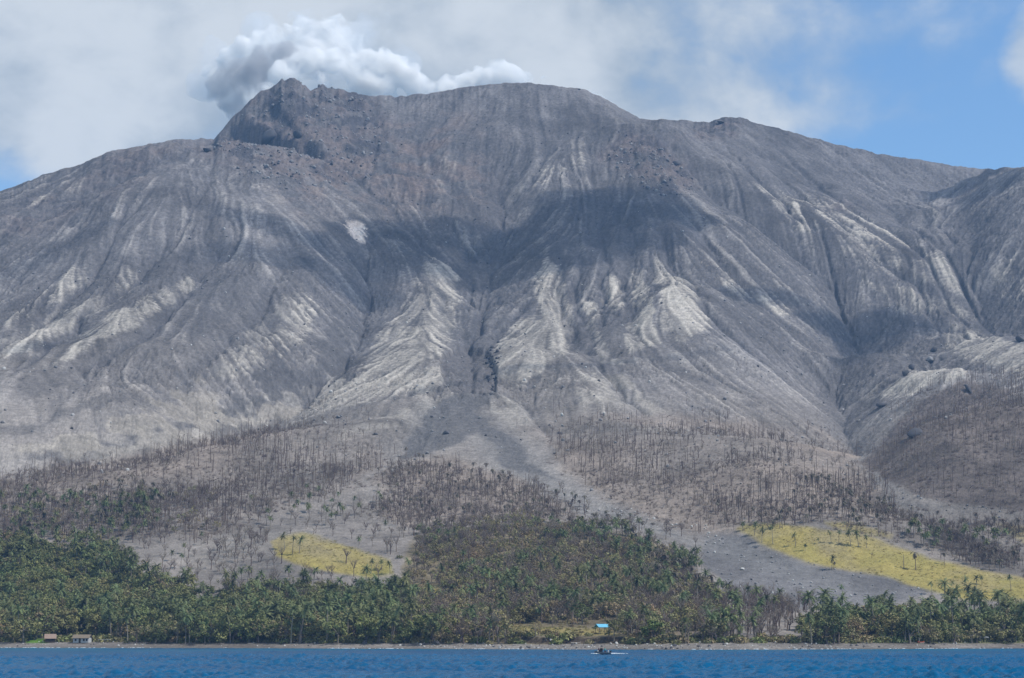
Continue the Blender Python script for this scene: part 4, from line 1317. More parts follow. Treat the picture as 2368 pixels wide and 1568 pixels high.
sow('snag', HILL, 1500, 0.45, 1.05, 10, 'hill', 61)
sow('shrubt', HILL, 2340, 0.50, 1.10, 3, 'hill', 62)
sow('snag', [(2020, 1010), (2140, 910), (2230, 872), (2420, 850), (2420, 910), (2230, 890), (2150, 935)], 361, 0.54, 0.99, 10, 'hill', 63)
sow('snag', [(2200, 420), (2300, 395), (2600, 420), (2600, 700), (2300, 640), (2250, 520)], 304, 0.36, 0.72, 10, 'highright', 64)
sow('bare', MID_R, 391, 0.51, 0.85, 5, 'midright', 71, clump=0.45, clear=[MEADOW_R])
sow('snag', MID_R, 304, 0.45, 0.90, 10, 'midright', 72, clear=[MEADOW_R])
sow('dry', MID_R, 80, 0.63, 0.90, 4, 'midright', 73, clump=0.45, clear=[MEADOW_R])
sow('palm', [(2090, 1225), (2368, 1260), (2700, 1300), (2700, 1360), (2368, 1325), (2150, 1280)], 60, 0.57, 0.79, 6, 'midright', 74, clump=0.45, clear=[MEADOW_R])
sow('bare', SHORE_DEAD, 204, 0.68, 1.06, 5, 'shoredead', 81, clear=CL)
sow('snag', SHORE_DEAD, 171, 0.72, 1.08, 10, 'shoredead', 82, clear=CL)
sow('palm', SHORE_DEAD, 26, 0.79, 0.97, 6, 'shoredead', 83, clear=CL)
sow('bare', ASH_L, 57, 0.59, 0.94, 5, 'ashopen', 91, clear=CL)
sow('bare', [(480, 1250), (620, 1235), (660, 1290), (520, 1330)], 23, 0.77, 1.10, 5, 'ashopen', 92, clear=CL)
sow('palm', [(560, 1170), (840, 1140), (900, 1200), (740, 1222), (620, 1215)], 20, 0.53, 0.75, 6, 'ashopen', 93, clear=CL)
sow('shrubt', BROWN_L, 2340, 0.50, 1.00, 3, 'ashleft', 95)
sow('shrubt', BROWN_R, 1820, 0.40, 0.90, 3, 'ashright', 96, clump=0.35)
sow('shrubt', BROWN_C, 780, 0.50, 1.00, 3, 'ashmiddle', 97)
sow('shrubt', MID_R, 676, 0.50, 1.00, 3, 'midright', 98, clear=[MEADOW_R])
for i in range(1100):
    px = RS.uniform(-250, 2620)
    if 1140 < px < 1450 and RS.rand() < 0.75: continue
    if 1650 < px < 1860 and RS.rand() < 0.7: continue
    if 60 < px < 112 or 1368 < px < 1416 or 2120 < px < 2330 and RS.rand() < 0.6: continue
    u_, _ = ray(px, 1490)
    Y_ = float(np.interp(float(u_) * 780, SHX, SHD)) + 776 + 15 + abs(RS.normal(0, 9))
    x_ = float(u_) * Y_
    kd = 'shrubo' if RS.rand() < (0.7 if 950 < px < 2000 else 0.35) else 'shrubg'
    plants.append((kd, x_, Y_, float(ground(x_, Y_)) - 0.1, RS.uniform(0.8, 2.0), RS.uniform(0, 6.28), RS.randint(4), 'left'))
print('sown', len(plants), round(time.time() - T0, 1))
# ------------------------------------------------------------------ plants that stand apart: placed one by one where the photograph shows them
def stand(kind, px, py, hpx, var, label, seed=0):
    x, y, z = spot(px, py)
    h = hpx * y / F
    special.append((kind, x, y, z, h, var, label))
special = []
stand('palm', 1924, 1318, 34, 0, 'lone palm in the lower half of the large yellow meadow, beside the grey mudflow')
stand('palm', 1840, 1263, 34, 1, 'tall thin palm near the upper left end of the large yellow meadow')
stand('palm', 1862, 1275, 20, 4, 'short bushy palm in the large yellow meadow below a taller one')
stand('palm', 1892, 1259, 16, 4, 'stubby low palm on the upper edge of the large yellow meadow')
stand('palm', 1922, 1257, 30, 2, 'palm on the upper edge of the large yellow meadow, right of the stubby one')
stand('palm', 1940, 1262, 36, 3, 'slender palm on the upper meadow edge left of a close pair')
stand('palm', 1967, 1264, 42, 1, 'left palm of the close pair on the upper edge of the yellow meadow')
stand('palm', 1985, 1265, 40, 0, 'right palm of the close pair on the upper edge of the yellow meadow')
stand('palm', 2004, 1268, 32, 5, 'palm just right of the close pair on the upper meadow edge')
stand('dry', 1928, 1317, 18, 0, 'small scorched palm at the foot of the lone palm in the yellow meadow')
stand('snag', 2090, 1316, 34, 3, 'bare leaning pole trunk in the middle of the large yellow meadow')
stand('dry', 2118, 1319, 42, 1, 'scorched palm right of the bare pole in the large yellow meadow')
stand('dry', 2184, 1306, 28, 2, 'dark scorched palm on the upper edge at the right of the yellow meadow')
stand('bare', 2016, 1292, 16, 2, 'small leafless shrub in the middle of the large yellow meadow')
stand('palm', 1949, 1387, 36, 2, 'single palm standing alone on the grey mudflow above the right shore wood')
stand('palm', 2155, 1376, 32, 5, 'palm at the lower tip of the mudflow beside the yellow meadow')
stand('palm', 2206, 1382, 38, 3, 'leftmost of the thin palms at the lower right of the yellow meadow')
stand('palm', 2236, 1370, 40, 1, 'second thin palm from the left at the lower right of the yellow meadow')
stand('palm', 2258, 1364, 34, 0, 'third thin palm from the left at the lower right of the yellow meadow')
stand('palm', 2271, 1354, 26, 4, 'fourth thin palm from the left, highest up at the lower right of the meadow')
stand('palm', 2338, 1366, 38, 2, 'thin palm at the right end of the yellow meadow near the picture edge')
stand('palm', 1762, 1256, 40, 1, 'tall palm at the upper left tip of the large yellow meadow')
stand('palm', 1787, 1258, 46, 3, 'tallest thin palm at the upper left of the large yellow meadow')
stand('palm', 1718, 1229, 26, 4, 'palm left of the large yellow meadow on the ash edge')
stand('palm', 1745, 1239, 34, 0, 'palm between the ash edge and the upper left tip of the meadow')
stand('palm', 625, 1222, 30, 2, 'lone palm on bare ash above left of the small yellow meadow')
stand('palm', 753, 1216, 46, 3, 'tall palm on the bare ash slope above the small yellow meadow')
stand('palm', 769, 1216, 34, 1, 'shorter palm just right of the tall one on the ash above the small meadow')
stand('palm', 788, 1192, 30, 0, 'palm highest up on the bare ash above the small yellow meadow')
stand('palm', 689, 1186, 32, 5, 'palm on the upper rim of the bare ash left of the tall one')
stand('palm', 716, 1199, 34, 1, 'palm on the bare ash between the rim palm and the tall one')
stand('palm', 465, 1260, 32, 2, 'palm on the ash clearing left of the leafless spreading tree')
stand('palm', 427, 1283, 30, 1, 'upper palm on the left edge of the ash clearing')
stand('palm', 418, 1317, 38, 3, 'lower palm on the left edge of the ash clearing')
stand('palm', 396, 1300, 28, 0, 'palm at the rim of the left green wood beside the ash clearing')
stand('palm', 658, 1272, 42, 1, 'left palm of the cluster at the left end of the small yellow meadow')
stand('palm', 676, 1282, 44, 3, 'middle palm of the cluster at the left end of the small yellow meadow')
stand('palm', 692, 1280, 42, 0, 'right palm of the cluster at the left end of the small yellow meadow')
stand('palm', 828, 1270, 30, 5, 'palm on the upper edge of the small yellow meadow')
stand('palm', 858, 1327, 36, 2, 'left palm of three at the lower right of the small yellow meadow')
stand('palm', 883, 1317, 28, 4, 'middle palm of three at the lower right of the small yellow meadow')
stand('palm', 902, 1330, 32, 0, 'right palm of three at the lower right of the small yellow meadow')
stand('palm', 890, 1229, 28, 1, 'palm on grey ash above the right end of the small meadow')
stand('palm', 1028, 1388, 46, 3, 'tall palm right of the little green clearing in the middle woods')
stand('bare', 545, 1278, 58, 1, 'large spreading leafless tree in the middle of the ash clearing')
stand('bare', 580, 1270, 52, 0, 'second spreading leafless tree in the ash clearing, right of the largest')
stand('bare', 488, 1318, 46, 3, 'broad leafless tree at the lower left of the ash clearing')
stand('bare', 520, 1328, 40, 4, 'narrow leafless tree at the bottom of the ash clearing')
stand('bare', 800, 1304, 40, 2, 'leafless tree standing in the small yellow meadow')
stand('bare', 770, 1240, 34, 1, 'leafless tree on the ash just above the small yellow meadow')
stand('palm', 42, 1482, 84, 3, 'big palm at the far left end of the beach')
stand('palm', 22, 1482, 74, 2, 'palm leaning beside the big one at the far left end of the beach')
stand('palm', 252, 1478, 66, 1, 'palm above the beach right of the white-walled hut')
stand('palm', 470, 1482, 58, 5, 'palm on the shore fronting the left green wood')
stand('lime', 850, 1482, 58, 1, 'rounded bright green tree on the shore at the right end of the left wood')
stand('lime', 1512, 1486, 54, 0, 'bright green round tree at the waterside right of the bank')
stand('lime', 1000, 1482, 32, 1, 'small bright green tree at the left foot of the bank')
stand('tree', 1420, 1486, 62, 3, 'dark spreading tree right of the blue-roofed shelter')
stand('tree', 1408, 1473, 16, 4, 'small dark tree in front of the blue-roofed shelter')
stand('olive', 92, 1474, 62, 2, 'yellowish tree behind the rust-roofed hut')
stand('palm', 1960, 1462, 72, 3, 'broad-crowned palm in front of the right shore wood, nearest the mudflow')
stand('tree', 1880, 1484, 50, 5, 'olive rounded tree at the left end of the right shore wood')

NAMES = {'palm': 'coconut_palm', 'dry': 'scorched_palm', 'tree': 'leafy_tree', 'olive': 'dry_tree', 'lime': 'bright_tree', 'big': 'broad_tree', 'bigo': 'broad_dry_tree', 'bare': 'bare_tree', 'snag': 'dead_trunk'}
VARS = {'palm': V_PALM, 'dry': V_DRY, 'tree': V_TREE, 'olive': V_OLIVE, 'lime': V_LIME, 'big': V_BIG, 'bigo': V_BIGO, 'bare': V_BARE}
CAT = {'palm': 'palm', 'dry': 'palm', 'tree': 'tree', 'olive': 'tree', 'lime': 'tree', 'big': 'tree', 'bigo': 'tree', 'bare': 'tree', 'snag': 'tree'}
CROWN = {'palm': 'fronds', 'dry': 'fronds', 'bare': 'twigs'}
MH = {}
for kd, vs in VARS.items():
    MH[kd] = [max(v_.co.z for v_ in jm.vertices) for _, _, jm in vs]
MH['snag'] = [max(v_.co.z for v_ in m_.vertices) for m_ in V_SNAG]

def plant(kind, x, y, z, s, rot, var, label, group=None, parts=True):
    nm = NAMES[kind]
    if kind == 'snag':
        o = bpy.data.objects.new(nm, V_SNAG[var]); tgt_ = o
    elif parts:
        o = bpy.data.objects.new(nm, None); o.empty_display_size = 0.5
    else:
        o = bpy.data.objects.new(nm, VARS[kind][var][2])
    o.location = (x, y, z); o.scale = (s, s, s); o.rotation_euler = (0, 0, rot)
    link(o, label, CAT[kind], group)
    if kind != 'snag' and parts:
        tm, cm, _ = VARS[kind][var]
        link(bpy.data.objects.new('trunk', tm), parent=o)
        link(bpy.data.objects.new(CROWN.get(kind, 'crown'), cm), parent=o)
    return o

for i, (kd, x, y, z, h, var, lab) in enumerate(special):
    s_ = h / MH[kd][var]
    if kd == 'snag': s_ = h / MH['snag'][var]
    plant(kd, x, y, z, s_, (i * 2.4) % 6.28, var, lab)

KTEXT = {'palm': 'green palm', 'dry': 'scorched palm', 'tree': 'leafy green tree', 'olive': 'olive-brown tree', 'bare': 'leafless brown tree', 'snag': 'bare dead trunk', 'big': 'broad-crowned green tree', 'bigo': 'broad-crowned olive tree'}
HGT = {'big': (0.8, 0.95), 'bigo': (0.75, 0.9), 'palm': (0.82, 1.1), 'dry': (0.7, 0.85), 'tree': (0.8, 1.1), 'olive': (0.8, 1.1), 'bare': (0.65, 0.95), 'snag': (0.55, 0.8)}
def where(p):
    kd, x, y, z, s_, rot, var, zn = p
    px, py = proj(x, y, z)
    b_ = y - (float(np.interp(x / y * 780, SHX, SHD)) + 776)
    row = 0 if b_ < 45 else 1 if b_ < 110 else 2
    if zn == 'left':
        col_ = ['at the far left end', 'behind the two huts', 'below the ash clearing', 'below the small yellow meadow', 'at the right end'][int(np.searchsorted([70, 290, 560, 820], px))]
        return ['in front of the left wood, ', 'midway up the left wood, ', 'high in the left wood, '][row] + col_
    if zn == 'right':
        col_ = ['at its left end', 'behind the beached boats', 'behind the grassy beach', 'at the right picture edge'][int(np.searchsorted([1960, 2150, 2300], px))]
        return ['in front of the right wood, ', 'deep in the right wood, ', 'deep in the right wood, '][row] + col_
    if zn == 'middle':
        col_ = ['beside the left wood', 'left of the shelter', 'above the shelter', 'beside the mudflow'][int(np.searchsorted([1060, 1300, 1500], px))]
        return ['low in the middle woods, ', 'halfway up the middle woods, ', 'high in the middle woods, '][row] + col_
    if zn in ('ashleft', 'ashmiddle', 'ashright'):
        zt = {'ashleft': 'in the left dead wood, ', 'ashmiddle': 'in the middle dead wood, ', 'ashright': 'in the right dead wood, '}[zn]
        rw = 'on its upper fringe' if py < 1050 else 'in its middle belt' if py < 1130 else 'in its lower belt'
        if zn == 'ashleft': rw += ', left part' if px < 300 else ', centre' if px < 600 else ', right part'
        if zn == 'ashright': rw += ', left part' if px < 1500 else ', centre' if px < 1750 else ', right part'
        return zt + rw
    return {'hill': 'on the dark burnt hill, ' + ('along its crest' if py < 960 else 'on its face' if py < 1100 else 'at its foot'), 'highright': 'on the high right flank below the skyline',
        'midright': 'between burnt hill and large meadow, ' + ('left part' if px < 2150 else 'right part'), 'shoredead': 'in the bare shore wood below the mudflow, ' + ('front' if row == 0 else 'back'), 'ashopen': 'on the open ash clearing above the left wood'}[zn]
def describe(p):
    kd = p[0]; lo, hi = HGT[kd]
    sz = 'small ' if p[4] < lo else 'tall ' if p[4] > hi else 'medium '
    return sz + KTEXT[kd] + ' ' + where(p)

bykind = {}
for p in plants:
    bykind.setdefault(p[0], []).append(p)

def seen_size(p):
    return p[4] / p[2] * (1.0 if abs(p[1] / p[2]) < 0.272 else 0.05)

# how far a plant is hidden by the ones in front of it: count of plants close in the picture and nearer
_cell = {}
for p in plants:
    if p[0] in ('palm', 'tree', 'olive', 'bare', 'dry'):
        px, py = proj(p[1], p[2], p[3] + 5 * p[4])
        _cell.setdefault((int(px // 14), int(py // 14)), []).append(p[2])
def hidden(p):
    px, py = proj(p[1], p[2], p[3] + 6 * p[4])
    n = 0
    for a_ in (-1, 0, 1):
        for b_ in (0, 1):
            n += sum(1 for d in _cell.get((int(px // 14) + a_, int(py // 14) + b_), ()) if d < p[2] - 2)
    return n

def gn_scatter(name, items, meshes, label, cat):
    """the remaining mass of one kind: one object, instanced from the same models"""
    me = bpy.data.meshes.new(name)
    P = np.array([(p[1], p[2], p[3]) for p in items], np.float32)
    me.vertices.add(len(P)); me.vertices.foreach_set('co', P.ravel())
    a1 = me.attributes.new('size', 'FLOAT', 'POINT'); a1.data.foreach_set('value', np.array([p[4] for p in items], np.float32))
    a2 = me.attributes.new('turn', 'FLOAT', 'POINT'); a2.data.foreach_set('value', np.array([p[5] for p in items], np.float32))
    a3 = me.attributes.new('pick', 'INT', 'POINT'); a3.data.foreach_set('value', np.array([p[6] for p in items], np.int32))
    o = bpy.data.objects.new(name, me)
    ng = bpy.data.node_groups.new(name, 'GeometryNodeTree')
    ng.interface.new_socket('Geometry', in_out='INPUT', socket_type='NodeSocketGeometry')
    ng.interface.new_socket('Geometry', in_out='OUTPUT', socket_type='NodeSocketGeometry')
    N = ng.nodes
    gi = N.new('NodeGroupInput'); go = N.new('NodeGroupOutput')
    g2i = N.new('GeometryNodeGeometryToInstance')
    hold = []
    for i, m_ in enumerate(meshes):
        src = bpy.data.objects.new(name + '_model', m_)
        oi = N.new('GeometryNodeObjectInfo'); oi.inputs['Object'].default_value = src
        oi.inputs['As Instance'].default_value = True
        hold.append(oi)
    for oi in reversed(hold):
        ng.links.new(oi.outputs['Geometry'], g2i.inputs[0])
    def attr(nm, typ):
        n_ = N.new('GeometryNodeInputNamedAttribute'); n_.data_type = typ; n_.inputs['Name'].default_value = nm
        return [s_ for s_ in n_.outputs if s_.enabled][0]
    iop = N.new('GeometryNodeInstanceOnPoints')
    ng.links.new(gi.outputs[0], iop.inputs['Points'])
    join = N.new('GeometryNodeJoinGeometry')
    # one instance-on-points per model, selected by 'pick'
    N.remove(g2i)
    N.remove(iop)
    cz = N.new('ShaderNodeCombineXYZ'); ng.links.new(attr('turn', 'FLOAT'), cz.inputs['Z'])
    e2r = N.new('FunctionNodeEulerToRotation'); ng.links.new(cz.outputs[0], e2r.inputs[0])
    size = attr('size', 'FLOAT'); pick = attr('pick', 'INT')
    for i, oi in enumerate(hold):
        cmp_ = N.new('FunctionNodeCompare'); cmp_.data_type = 'INT'; cmp_.operation = 'EQUAL'
        ins = [s_ for s_ in cmp_.inputs if s_.enabled]
        ng.links.new(pick, ins[0]); ins[1].default_value = i
        io = N.new('GeometryNodeInstanceOnPoints')
        ng.links.new(gi.outputs[0], io.inputs['Points'])
        ng.links.new(cmp_.outputs[0], io.inputs['Selection'])
        ng.links.new(oi.outputs['Geometry'], io.inputs['Instance'])
        ng.links.new(e2r.outputs[0], io.inputs['Rotation'])
        ng.links.new(size, io.inputs['Scale'])
        ng.links.new(io.outputs[0], join.inputs[0])
    ng.links.new(join.outputs[0], go.inputs[0])
    md = o.modifiers.new('scatter', 'NODES'); md.node_group = ng
    link(o, label, cat, kind='stuff')
    return o

LIMIT = {'big': 300, 'bigo': 300, 'palm': 235, 'dry': 160, 'tree': 280, 'olive': 250, 'bare': 260, 'snag': 280}
MASS = {'palm': ('palm_grove', 'further green palms massed through the shore woods', 'palms'), 'dry': ('scorched_palms_mass', 'further scorched palms among the dead woods', 'palms'),
    'tree': ('green_woodland', 'dense green woodland canopy behind the shore', 'woodland'), 'olive': ('olive_woodland', 'mass of olive dry-leaved trees in the middle woods', 'woodland'),
    'bare': ('bare_woodland', 'mass of leafless brown trees on the lower slope', 'woodland'), 'snag': ('dead_trunk_forest', 'mass of thin dead trunks on the ash slope', 'woodland')}
for kd in ('big', 'bigo', 'palm', 'dry', 'tree', 'olive', 'bare', 'snag'):
    items = bykind[kd]
    sc_ = sorted(items, key=lambda p: -seen_size(p) * (1.0 / (1 + 0.6 * hidden(p))))
    for p in sc_[:LIMIT[kd]]:
        _, x, y, z, s_, rot, var, zn = p
        lb = describe(p)
        plant(kd, x, y, z, s_, rot, var, lb, lb.replace(KTEXT[kd], KTEXT[kd] + 's', 1), parts=kd != 'snag')
    rest = sc_[LIMIT[kd]:]
    if rest:
        ms = V_SNAG if kd == 'snag' else [v_[2] for v_ in VARS[kd]]
        gn_scatter(MASS[kd][0], rest, ms, MASS[kd][1], MASS[kd][2])
gn_scatter('undergrowth', bykind['shrubg'], V_SHRUB_G, 'green undergrowth filling the shore woods', 'undergrowth')
gn_scatter('dry_undergrowth', bykind['shrubo'], V_SHRUB_O, 'olive undergrowth filling the middle woods', 'undergrowth')
gn_scatter('dead_brush', bykind['shrubt'], V_SHRUB_T, 'low dead brush on the ash slopes', 'brush')
print('planted', len(bpy.data.objects), round(time.time() - T0, 1))
# ------------------------------------------------------------------ boulders
def stone(px, py, wpx, mats, var, label, group=None, sq=0.7):
    x, y, z = spot(px, py)
    s_ = wpx * y / F / 2
    o = bpy.data.objects.new('boulder', mats[var % 5])
    o.location = (x, y, z + s_ * 0.25); o.scale = (s_, s_, s_ * sq); o.rotation_euler = (0.3 * var, 0.2 * var, 1.3 * var + px)
    return link(o, label, 'boulder', group)
stone(783, 966, 15, V_ROCK, 0, 'large blue-grey boulder on the pale ash band left of the pit')
stone(868, 1006, 14, V_ROCK, 1, 'flat grey boulder below the large one on the left ash slope')
stone(1030, 1004, 17, V_ROCK_DARK, 2, 'dark boulder beside the grey flow below the pit')
stone(1300, 962, 12, V_ROCK_PALE, 3, 'pale boulder beside a single dead trunk right of the pit')
stone(1295, 1004, 12, V_ROCK_DARK, 4, 'dark rock on the ash right of the grey flow')
stone(1282, 1050, 12, V_ROCK, 0, 'blue-grey rock at the upper edge of the right dead wood')
stone(2093, 868, 22, V_ROCK_DARK, 1, 'pointed dark crag on the slope above the burnt hill', sq=1.5)
stone(2108, 852, 18, V_ROCK_DARK, 3, 'small crag just right of the pointed one above the burnt hill', sq=1.0)
stone(2148, 836, 20, V_ROCK, 2, 'grey crag halfway up the row above the burnt hill', sq=0.9)
stone(2160, 814, 26, V_ROCK_DARK, 4, 'topmost dark crag of the row above the burnt hill', sq=0.8)
stone(2360, 790, 30, V_ROCK_DARK, 0, 'dark rock knob at the right picture edge on the pale ridge', sq=1.0)
stone(2040, 940, 34, V_ROCK_DARK, 1, 'dark rock shelf at the mouth of the right canyon', sq=0.5)
stone(2120, 1005, 40, V_ROCK_DARK, 2, 'wide dark outcrop on the left edge of the burnt hill', sq=0.35)
stone(2240, 905, 30, V_ROCK_DARK, 3, 'dark outcrop near the top of the burnt hill', sq=0.4)
stone(1668, 286, 30, V_ROCK_DARK, 0, 'dark rock tooth on the skyline right of the saddle', sq=0.5)
stone(1339, 208, 8, V_ROCK_DARK, 1, 'tiny dark block on the skyline at the right end of the dome', sq=1.2)
stone(1565, 380, 22, V_ROCK_DARK, 4, 'dark rock on the rocky spur nose below the saddle', sq=0.9)
stone(622, 325, 44, V_ROCK_DARK, 2, 'large dark rock mass below the rocky summit', sq=0.9)
stone(690, 320, 30, V_ROCK_DARK, 3, 'smaller dark rock mass right of the large one below the summit', sq=0.6)
stone(478, 350, 24, V_ROCK_DARK, 1, 'dark rock step at the left foot of the summit', sq=0.8)
stone(1855, 1428, 12, V_ROCK_PALE, 2, 'white boulder among the bare trunks above the right shore')
stone(1718, 1318, 14, V_ROCK_PALE, 0, 'white boulder heap left on the grey mudflow')
stone(1788, 1325, 8, V_ROCK, 1, 'grey boulder in the middle of the mudflow')
stone(1738, 1342, 7, V_ROCK_DARK, 3, 'dark boulder low on the mudflow')

def scatter_rocks(pts, n, seed, smin, smax, store):
    rs = np.random.RandomState(seed)
    wp = [spot(min(max(p[0], -420), 2790), p[1]) for p in pts]
    x0 = min(p[0] for p in wp); x1 = max(p[0] for p in wp); y0 = min(p[1] for p in wp); y1 = max(p[1] for p in wp)
    g_ = 0
    for t_ in range(30):
        x = rs.uniform(x0, x1, n * 2); y = rs.uniform(y0, y1, n * 2); z = ground(x, y)
        px, py = proj(x, y, z)
        ok = in_poly(px, py, pts) & (np.abs(x / y) < 0.318)
        for i in np.nonzero(ok)[0]:
            if g_ >= n: return
            s_ = smin + (smax - smin) * rs.rand() ** 3
            store.append(('rock', x[i], y[i], z[i] + s_ * 0.2, s_, rs.uniform(0, 6.28), rs.randint(5), ''))
            g_ += 1
rk, rkp, rkd = [], [], []
SLOPE = [(0, 650), (700, 480), (1500, 480), (2300, 640), (2300, 980), (1900, 1150), (1300, 1150), (900, 1100), (500, 1080), (0, 1120)]
scatter_rocks(SLOPE, 900, 1, 0.35, 1.6, rk)
scatter_rocks(SLOPE, 260, 2, 0.4, 1.6, rkp)
scatter_rocks(SLOPE, 400, 3, 0.3, 1.5, rkd)
scatter_rocks(MUD, 200, 4, 0.2, 0.9, rk); scatter_rocks(MUD, 90, 5, 0.2, 0.8, rkp)
scatter_rocks([(1330, 1150), (1640, 1215), (1640, 1240), (1480, 1215), (1320, 1180)], 120, 6, 0.2, 0.9, rkp)
scatter_rocks([(1940, 1060), (2060, 1130), (2368, 1190), (2368, 1215), (2060, 1165), (1950, 1130)], 120, 7, 0.2, 1.0, rk)
TOPR = [(480, 350), (560, 260), (665, 185), (760, 200), (840, 225), (900, 330), (860, 420), (700, 450), (560, 410)]
scatter_rocks(TOPR, 350, 8, 0.5, 2.2, rkd); scatter_rocks(TOPR, 900, 9, 0.5, 2.6, rk)
SPUR = [(1390, 370), (1450, 322), (1520, 335), (1600, 400), (1610, 450), (1540, 460), (1450, 420)]
scatter_rocks(SPUR, 110, 10, 0.5, 2.0, rkd); scatter_rocks(SPUR, 300, 11, 0.5, 2.2, rk)
scatter_rocks([(840, 230), (1400, 240), (1500, 330), (1150, 520), (860, 480)], 260, 12, 0.4, 1.4, rkd)
scatter_rocks([(1140, 780), (1160, 800), (1150, 900), (1130, 905), (1125, 820)], 60, 14, 0.8, 2.4, rkd)
gn_scatter('scree', rk, V_ROCK, 'grey stones strewn over the slopes', 'scree')
gn_scatter('pale_scree', rkp, V_ROCK_PALE, 'pale stones strewn over the slopes', 'scree')
gn_scatter('dark_scree', rkd, V_ROCK_DARK, 'dark lava rubble on the summit and slopes', 'scree')

# meadow grass tufts
tuft = []
for i in range(3):
    r_ = random.Random(900 + i); b_ = MB()
    for j in range(14):
        a0 = Vector((r_.gauss(0, .5), r_.gauss(0, .5), -0.05)); e0 = a0 + Vector((r_.gauss(0, .3), r_.gauss(0, .3), r_.uniform(.4, .9)))
        u = Vector((r_.uniform(-1, 1), r_.uniform(-1, 1), 0)).normalized() * 0.16
        b_.face(a0 - u, a0 + u, e0)
    tuft.append(b_)
M_GRASS = leafmat('dry_grass', (0.20, 0.185, 0.06), (0.30, 0.265, 0.09), var=0.35, trans=0.3)
V_TUFT = [b_.mesh('tuft', M_GRASS) for b_ in tuft]
gr_ = []
for k_, (pl, n) in enumerate(((MEADOW_R, 1500), (MEADOW_L, 600), (MEADOW_C, 250), (MEADOW_S, 500), (MEADOW_R2, 250))):
    scatter_rocks(pl, n, 70 + k_, 0.35, 0.8, gr_)
gn_scatter('meadow_grass', gr_, V_TUFT, 'yellow dry grass of the meadows', 'grass')

# ------------------------------------------------------------------ huts, shelter and things along the shore
M_RUST = plain('rusty_sheet', (0.21, 0.14, 0.12), var=0.3, scale=1.5)
M_WOOD = plain('weathered_wood', (0.17, 0.14, 0.11), var=0.2)
M_DARKWOOD = plain('dark_planks', (0.06, 0.05, 0.042), var=0.2)
M_WHITE = plain('whitewash', (0.42, 0.43, 0.43), var=0.12)
M_TEAL = plain('teal_paint', (0.22, 0.33, 0.36), var=0.15)
M_BLUEROOF = plain('blue_sheet', (0.13, 0.42, 0.60), var=0.12, rough=0.45, spec=0.4)
M_THATCH = plain('old_thatch', (0.20, 0.165, 0.12), var=0.25)
M_TARP = plain('pale_tarpaulin', (0.50, 0.52, 0.53), var=0.15)
M_GLASS = plain('dark_opening', (0.012, 0.013, 0.015), var=0.05)
M_RED = plain('red_paint', (0.42, 0.07, 0.05), var=0.15)

def prism_roof(b, w, d, z0, h, over, th=0.10):
    """two sheet slopes, ridge along x"""
    x = w / 2 + over; y = d / 2 + over
    for sg in (-1, 1):
        lo = Vector((0, sg * y, z0 - over * h / (d / 2))); hi = Vector((0, 0, z0 + h))
        n = Vector((0, sg * h, d / 2)).normalized() * th
        ps = []
        for off in (Vector((0, 0, 0)), n):
            ps += [lo + off + Vector((-x, 0, 0)), lo + off + Vector((x, 0, 0)), hi + off + Vector((x, 0, 0)), hi + off + Vector((-x, 0, 0))]
        k0 = len(b.v); b.v.extend(ps)
        for q in ((0, 3, 2, 1), (4, 5, 6, 7), (0, 1, 5, 4), (1, 2, 6, 5), (2, 3, 7, 6), (3, 0, 4, 7)):
            b.f.append(tuple(k0 + i for i in q))

def part(name, b, mat, parent):
    return link(bpy.data.objects.new(name, b.mesh(name, mat)), parent=parent)

def hut(px, py, rz, w, d, h, rh, m_wall, m_roof, label, cat, name, windows=(), door=None, stilts=0.0, walls=True):
    x, y, z = spot(px, py)
    o = bpy.data.objects.new(name, None); o.location = (x, y, z); o.rotation_euler = (0, 0, rz)
    link(o, label, cat)
    for sx in (-1, 1):
        for sy in (-1, 1):
            b = MB(); b.box((sx * (w / 2 - 0.12) - 0.07, sy * (d / 2 - 0.12) - 0.07, -1.2), (sx * (w / 2 - 0.12) + 0.07, sy * (d / 2 - 0.12) + 0.07, h + stilts - 0.02))
            part('post', b, M_WOOD, o)
    if walls:
        b = MB()
        f0, f1 = -d / 2, -d / 2 + 0.1
        xs = [-w / 2]
        ops = sorted(list(windows) + ([door] if door else []))
        for (a_, c_, z0, z1) in ops:
            b.box((xs[-1], f0, stilts), (a_, f1, stilts + h)); xs.append(c_)
            if z0 > 0.02: b.box((a_, f0, stilts), (c_, f1, stilts + z0))
            b.box((a_, f0, stilts + z1), (c_, f1, stilts + h))
        b.box((xs[-1], f0, stilts), (w / 2, f1, stilts + h))
        b.box((-w / 2, d / 2 - 0.1, stilts), (w / 2, d / 2, stilts + h))
        b.box((-w / 2, f1, stilts), (-w / 2 + 0.1, d / 2 - 0.1, stilts + h)); b.box((w / 2 - 0.1, f1, stilts), (w / 2, d / 2 - 0.1, stilts + h))
        part('wall', b, m_wall, o)
        for (a_, c_, z0, z1) in windows:
            b = MB(); b.box((a_ + 0.02, f0 + 0.06, stilts + z0 + 0.02), (c_ - 0.02, f0 + 0.08, stilts + z1 - 0.02)); wo = part('window', b, M_GLASS, o)
            b = MB(); b.box((a_ - 0.08, f0 - 0.04, stilts + z0 - 0.1), (c_ + 0.08, f0 - 0.005, stilts + z0 - 0.02)); part('sill', b, M_WOOD, wo)
        if door:
            a_, c_, z0, z1 = door
            b = MB(); b.box((a_ + 0.02, f0 + 0.05, stilts + 0.02), (c_ - 0.02, f0 + 0.08, stilts + z1 - 0.02)); part('door', b, M_DARKWOOD, o)
    b = MB(); prism_roof(b, w, d, h + stilts, rh, 0.45); part('roof', b, m_roof, o)
    return o

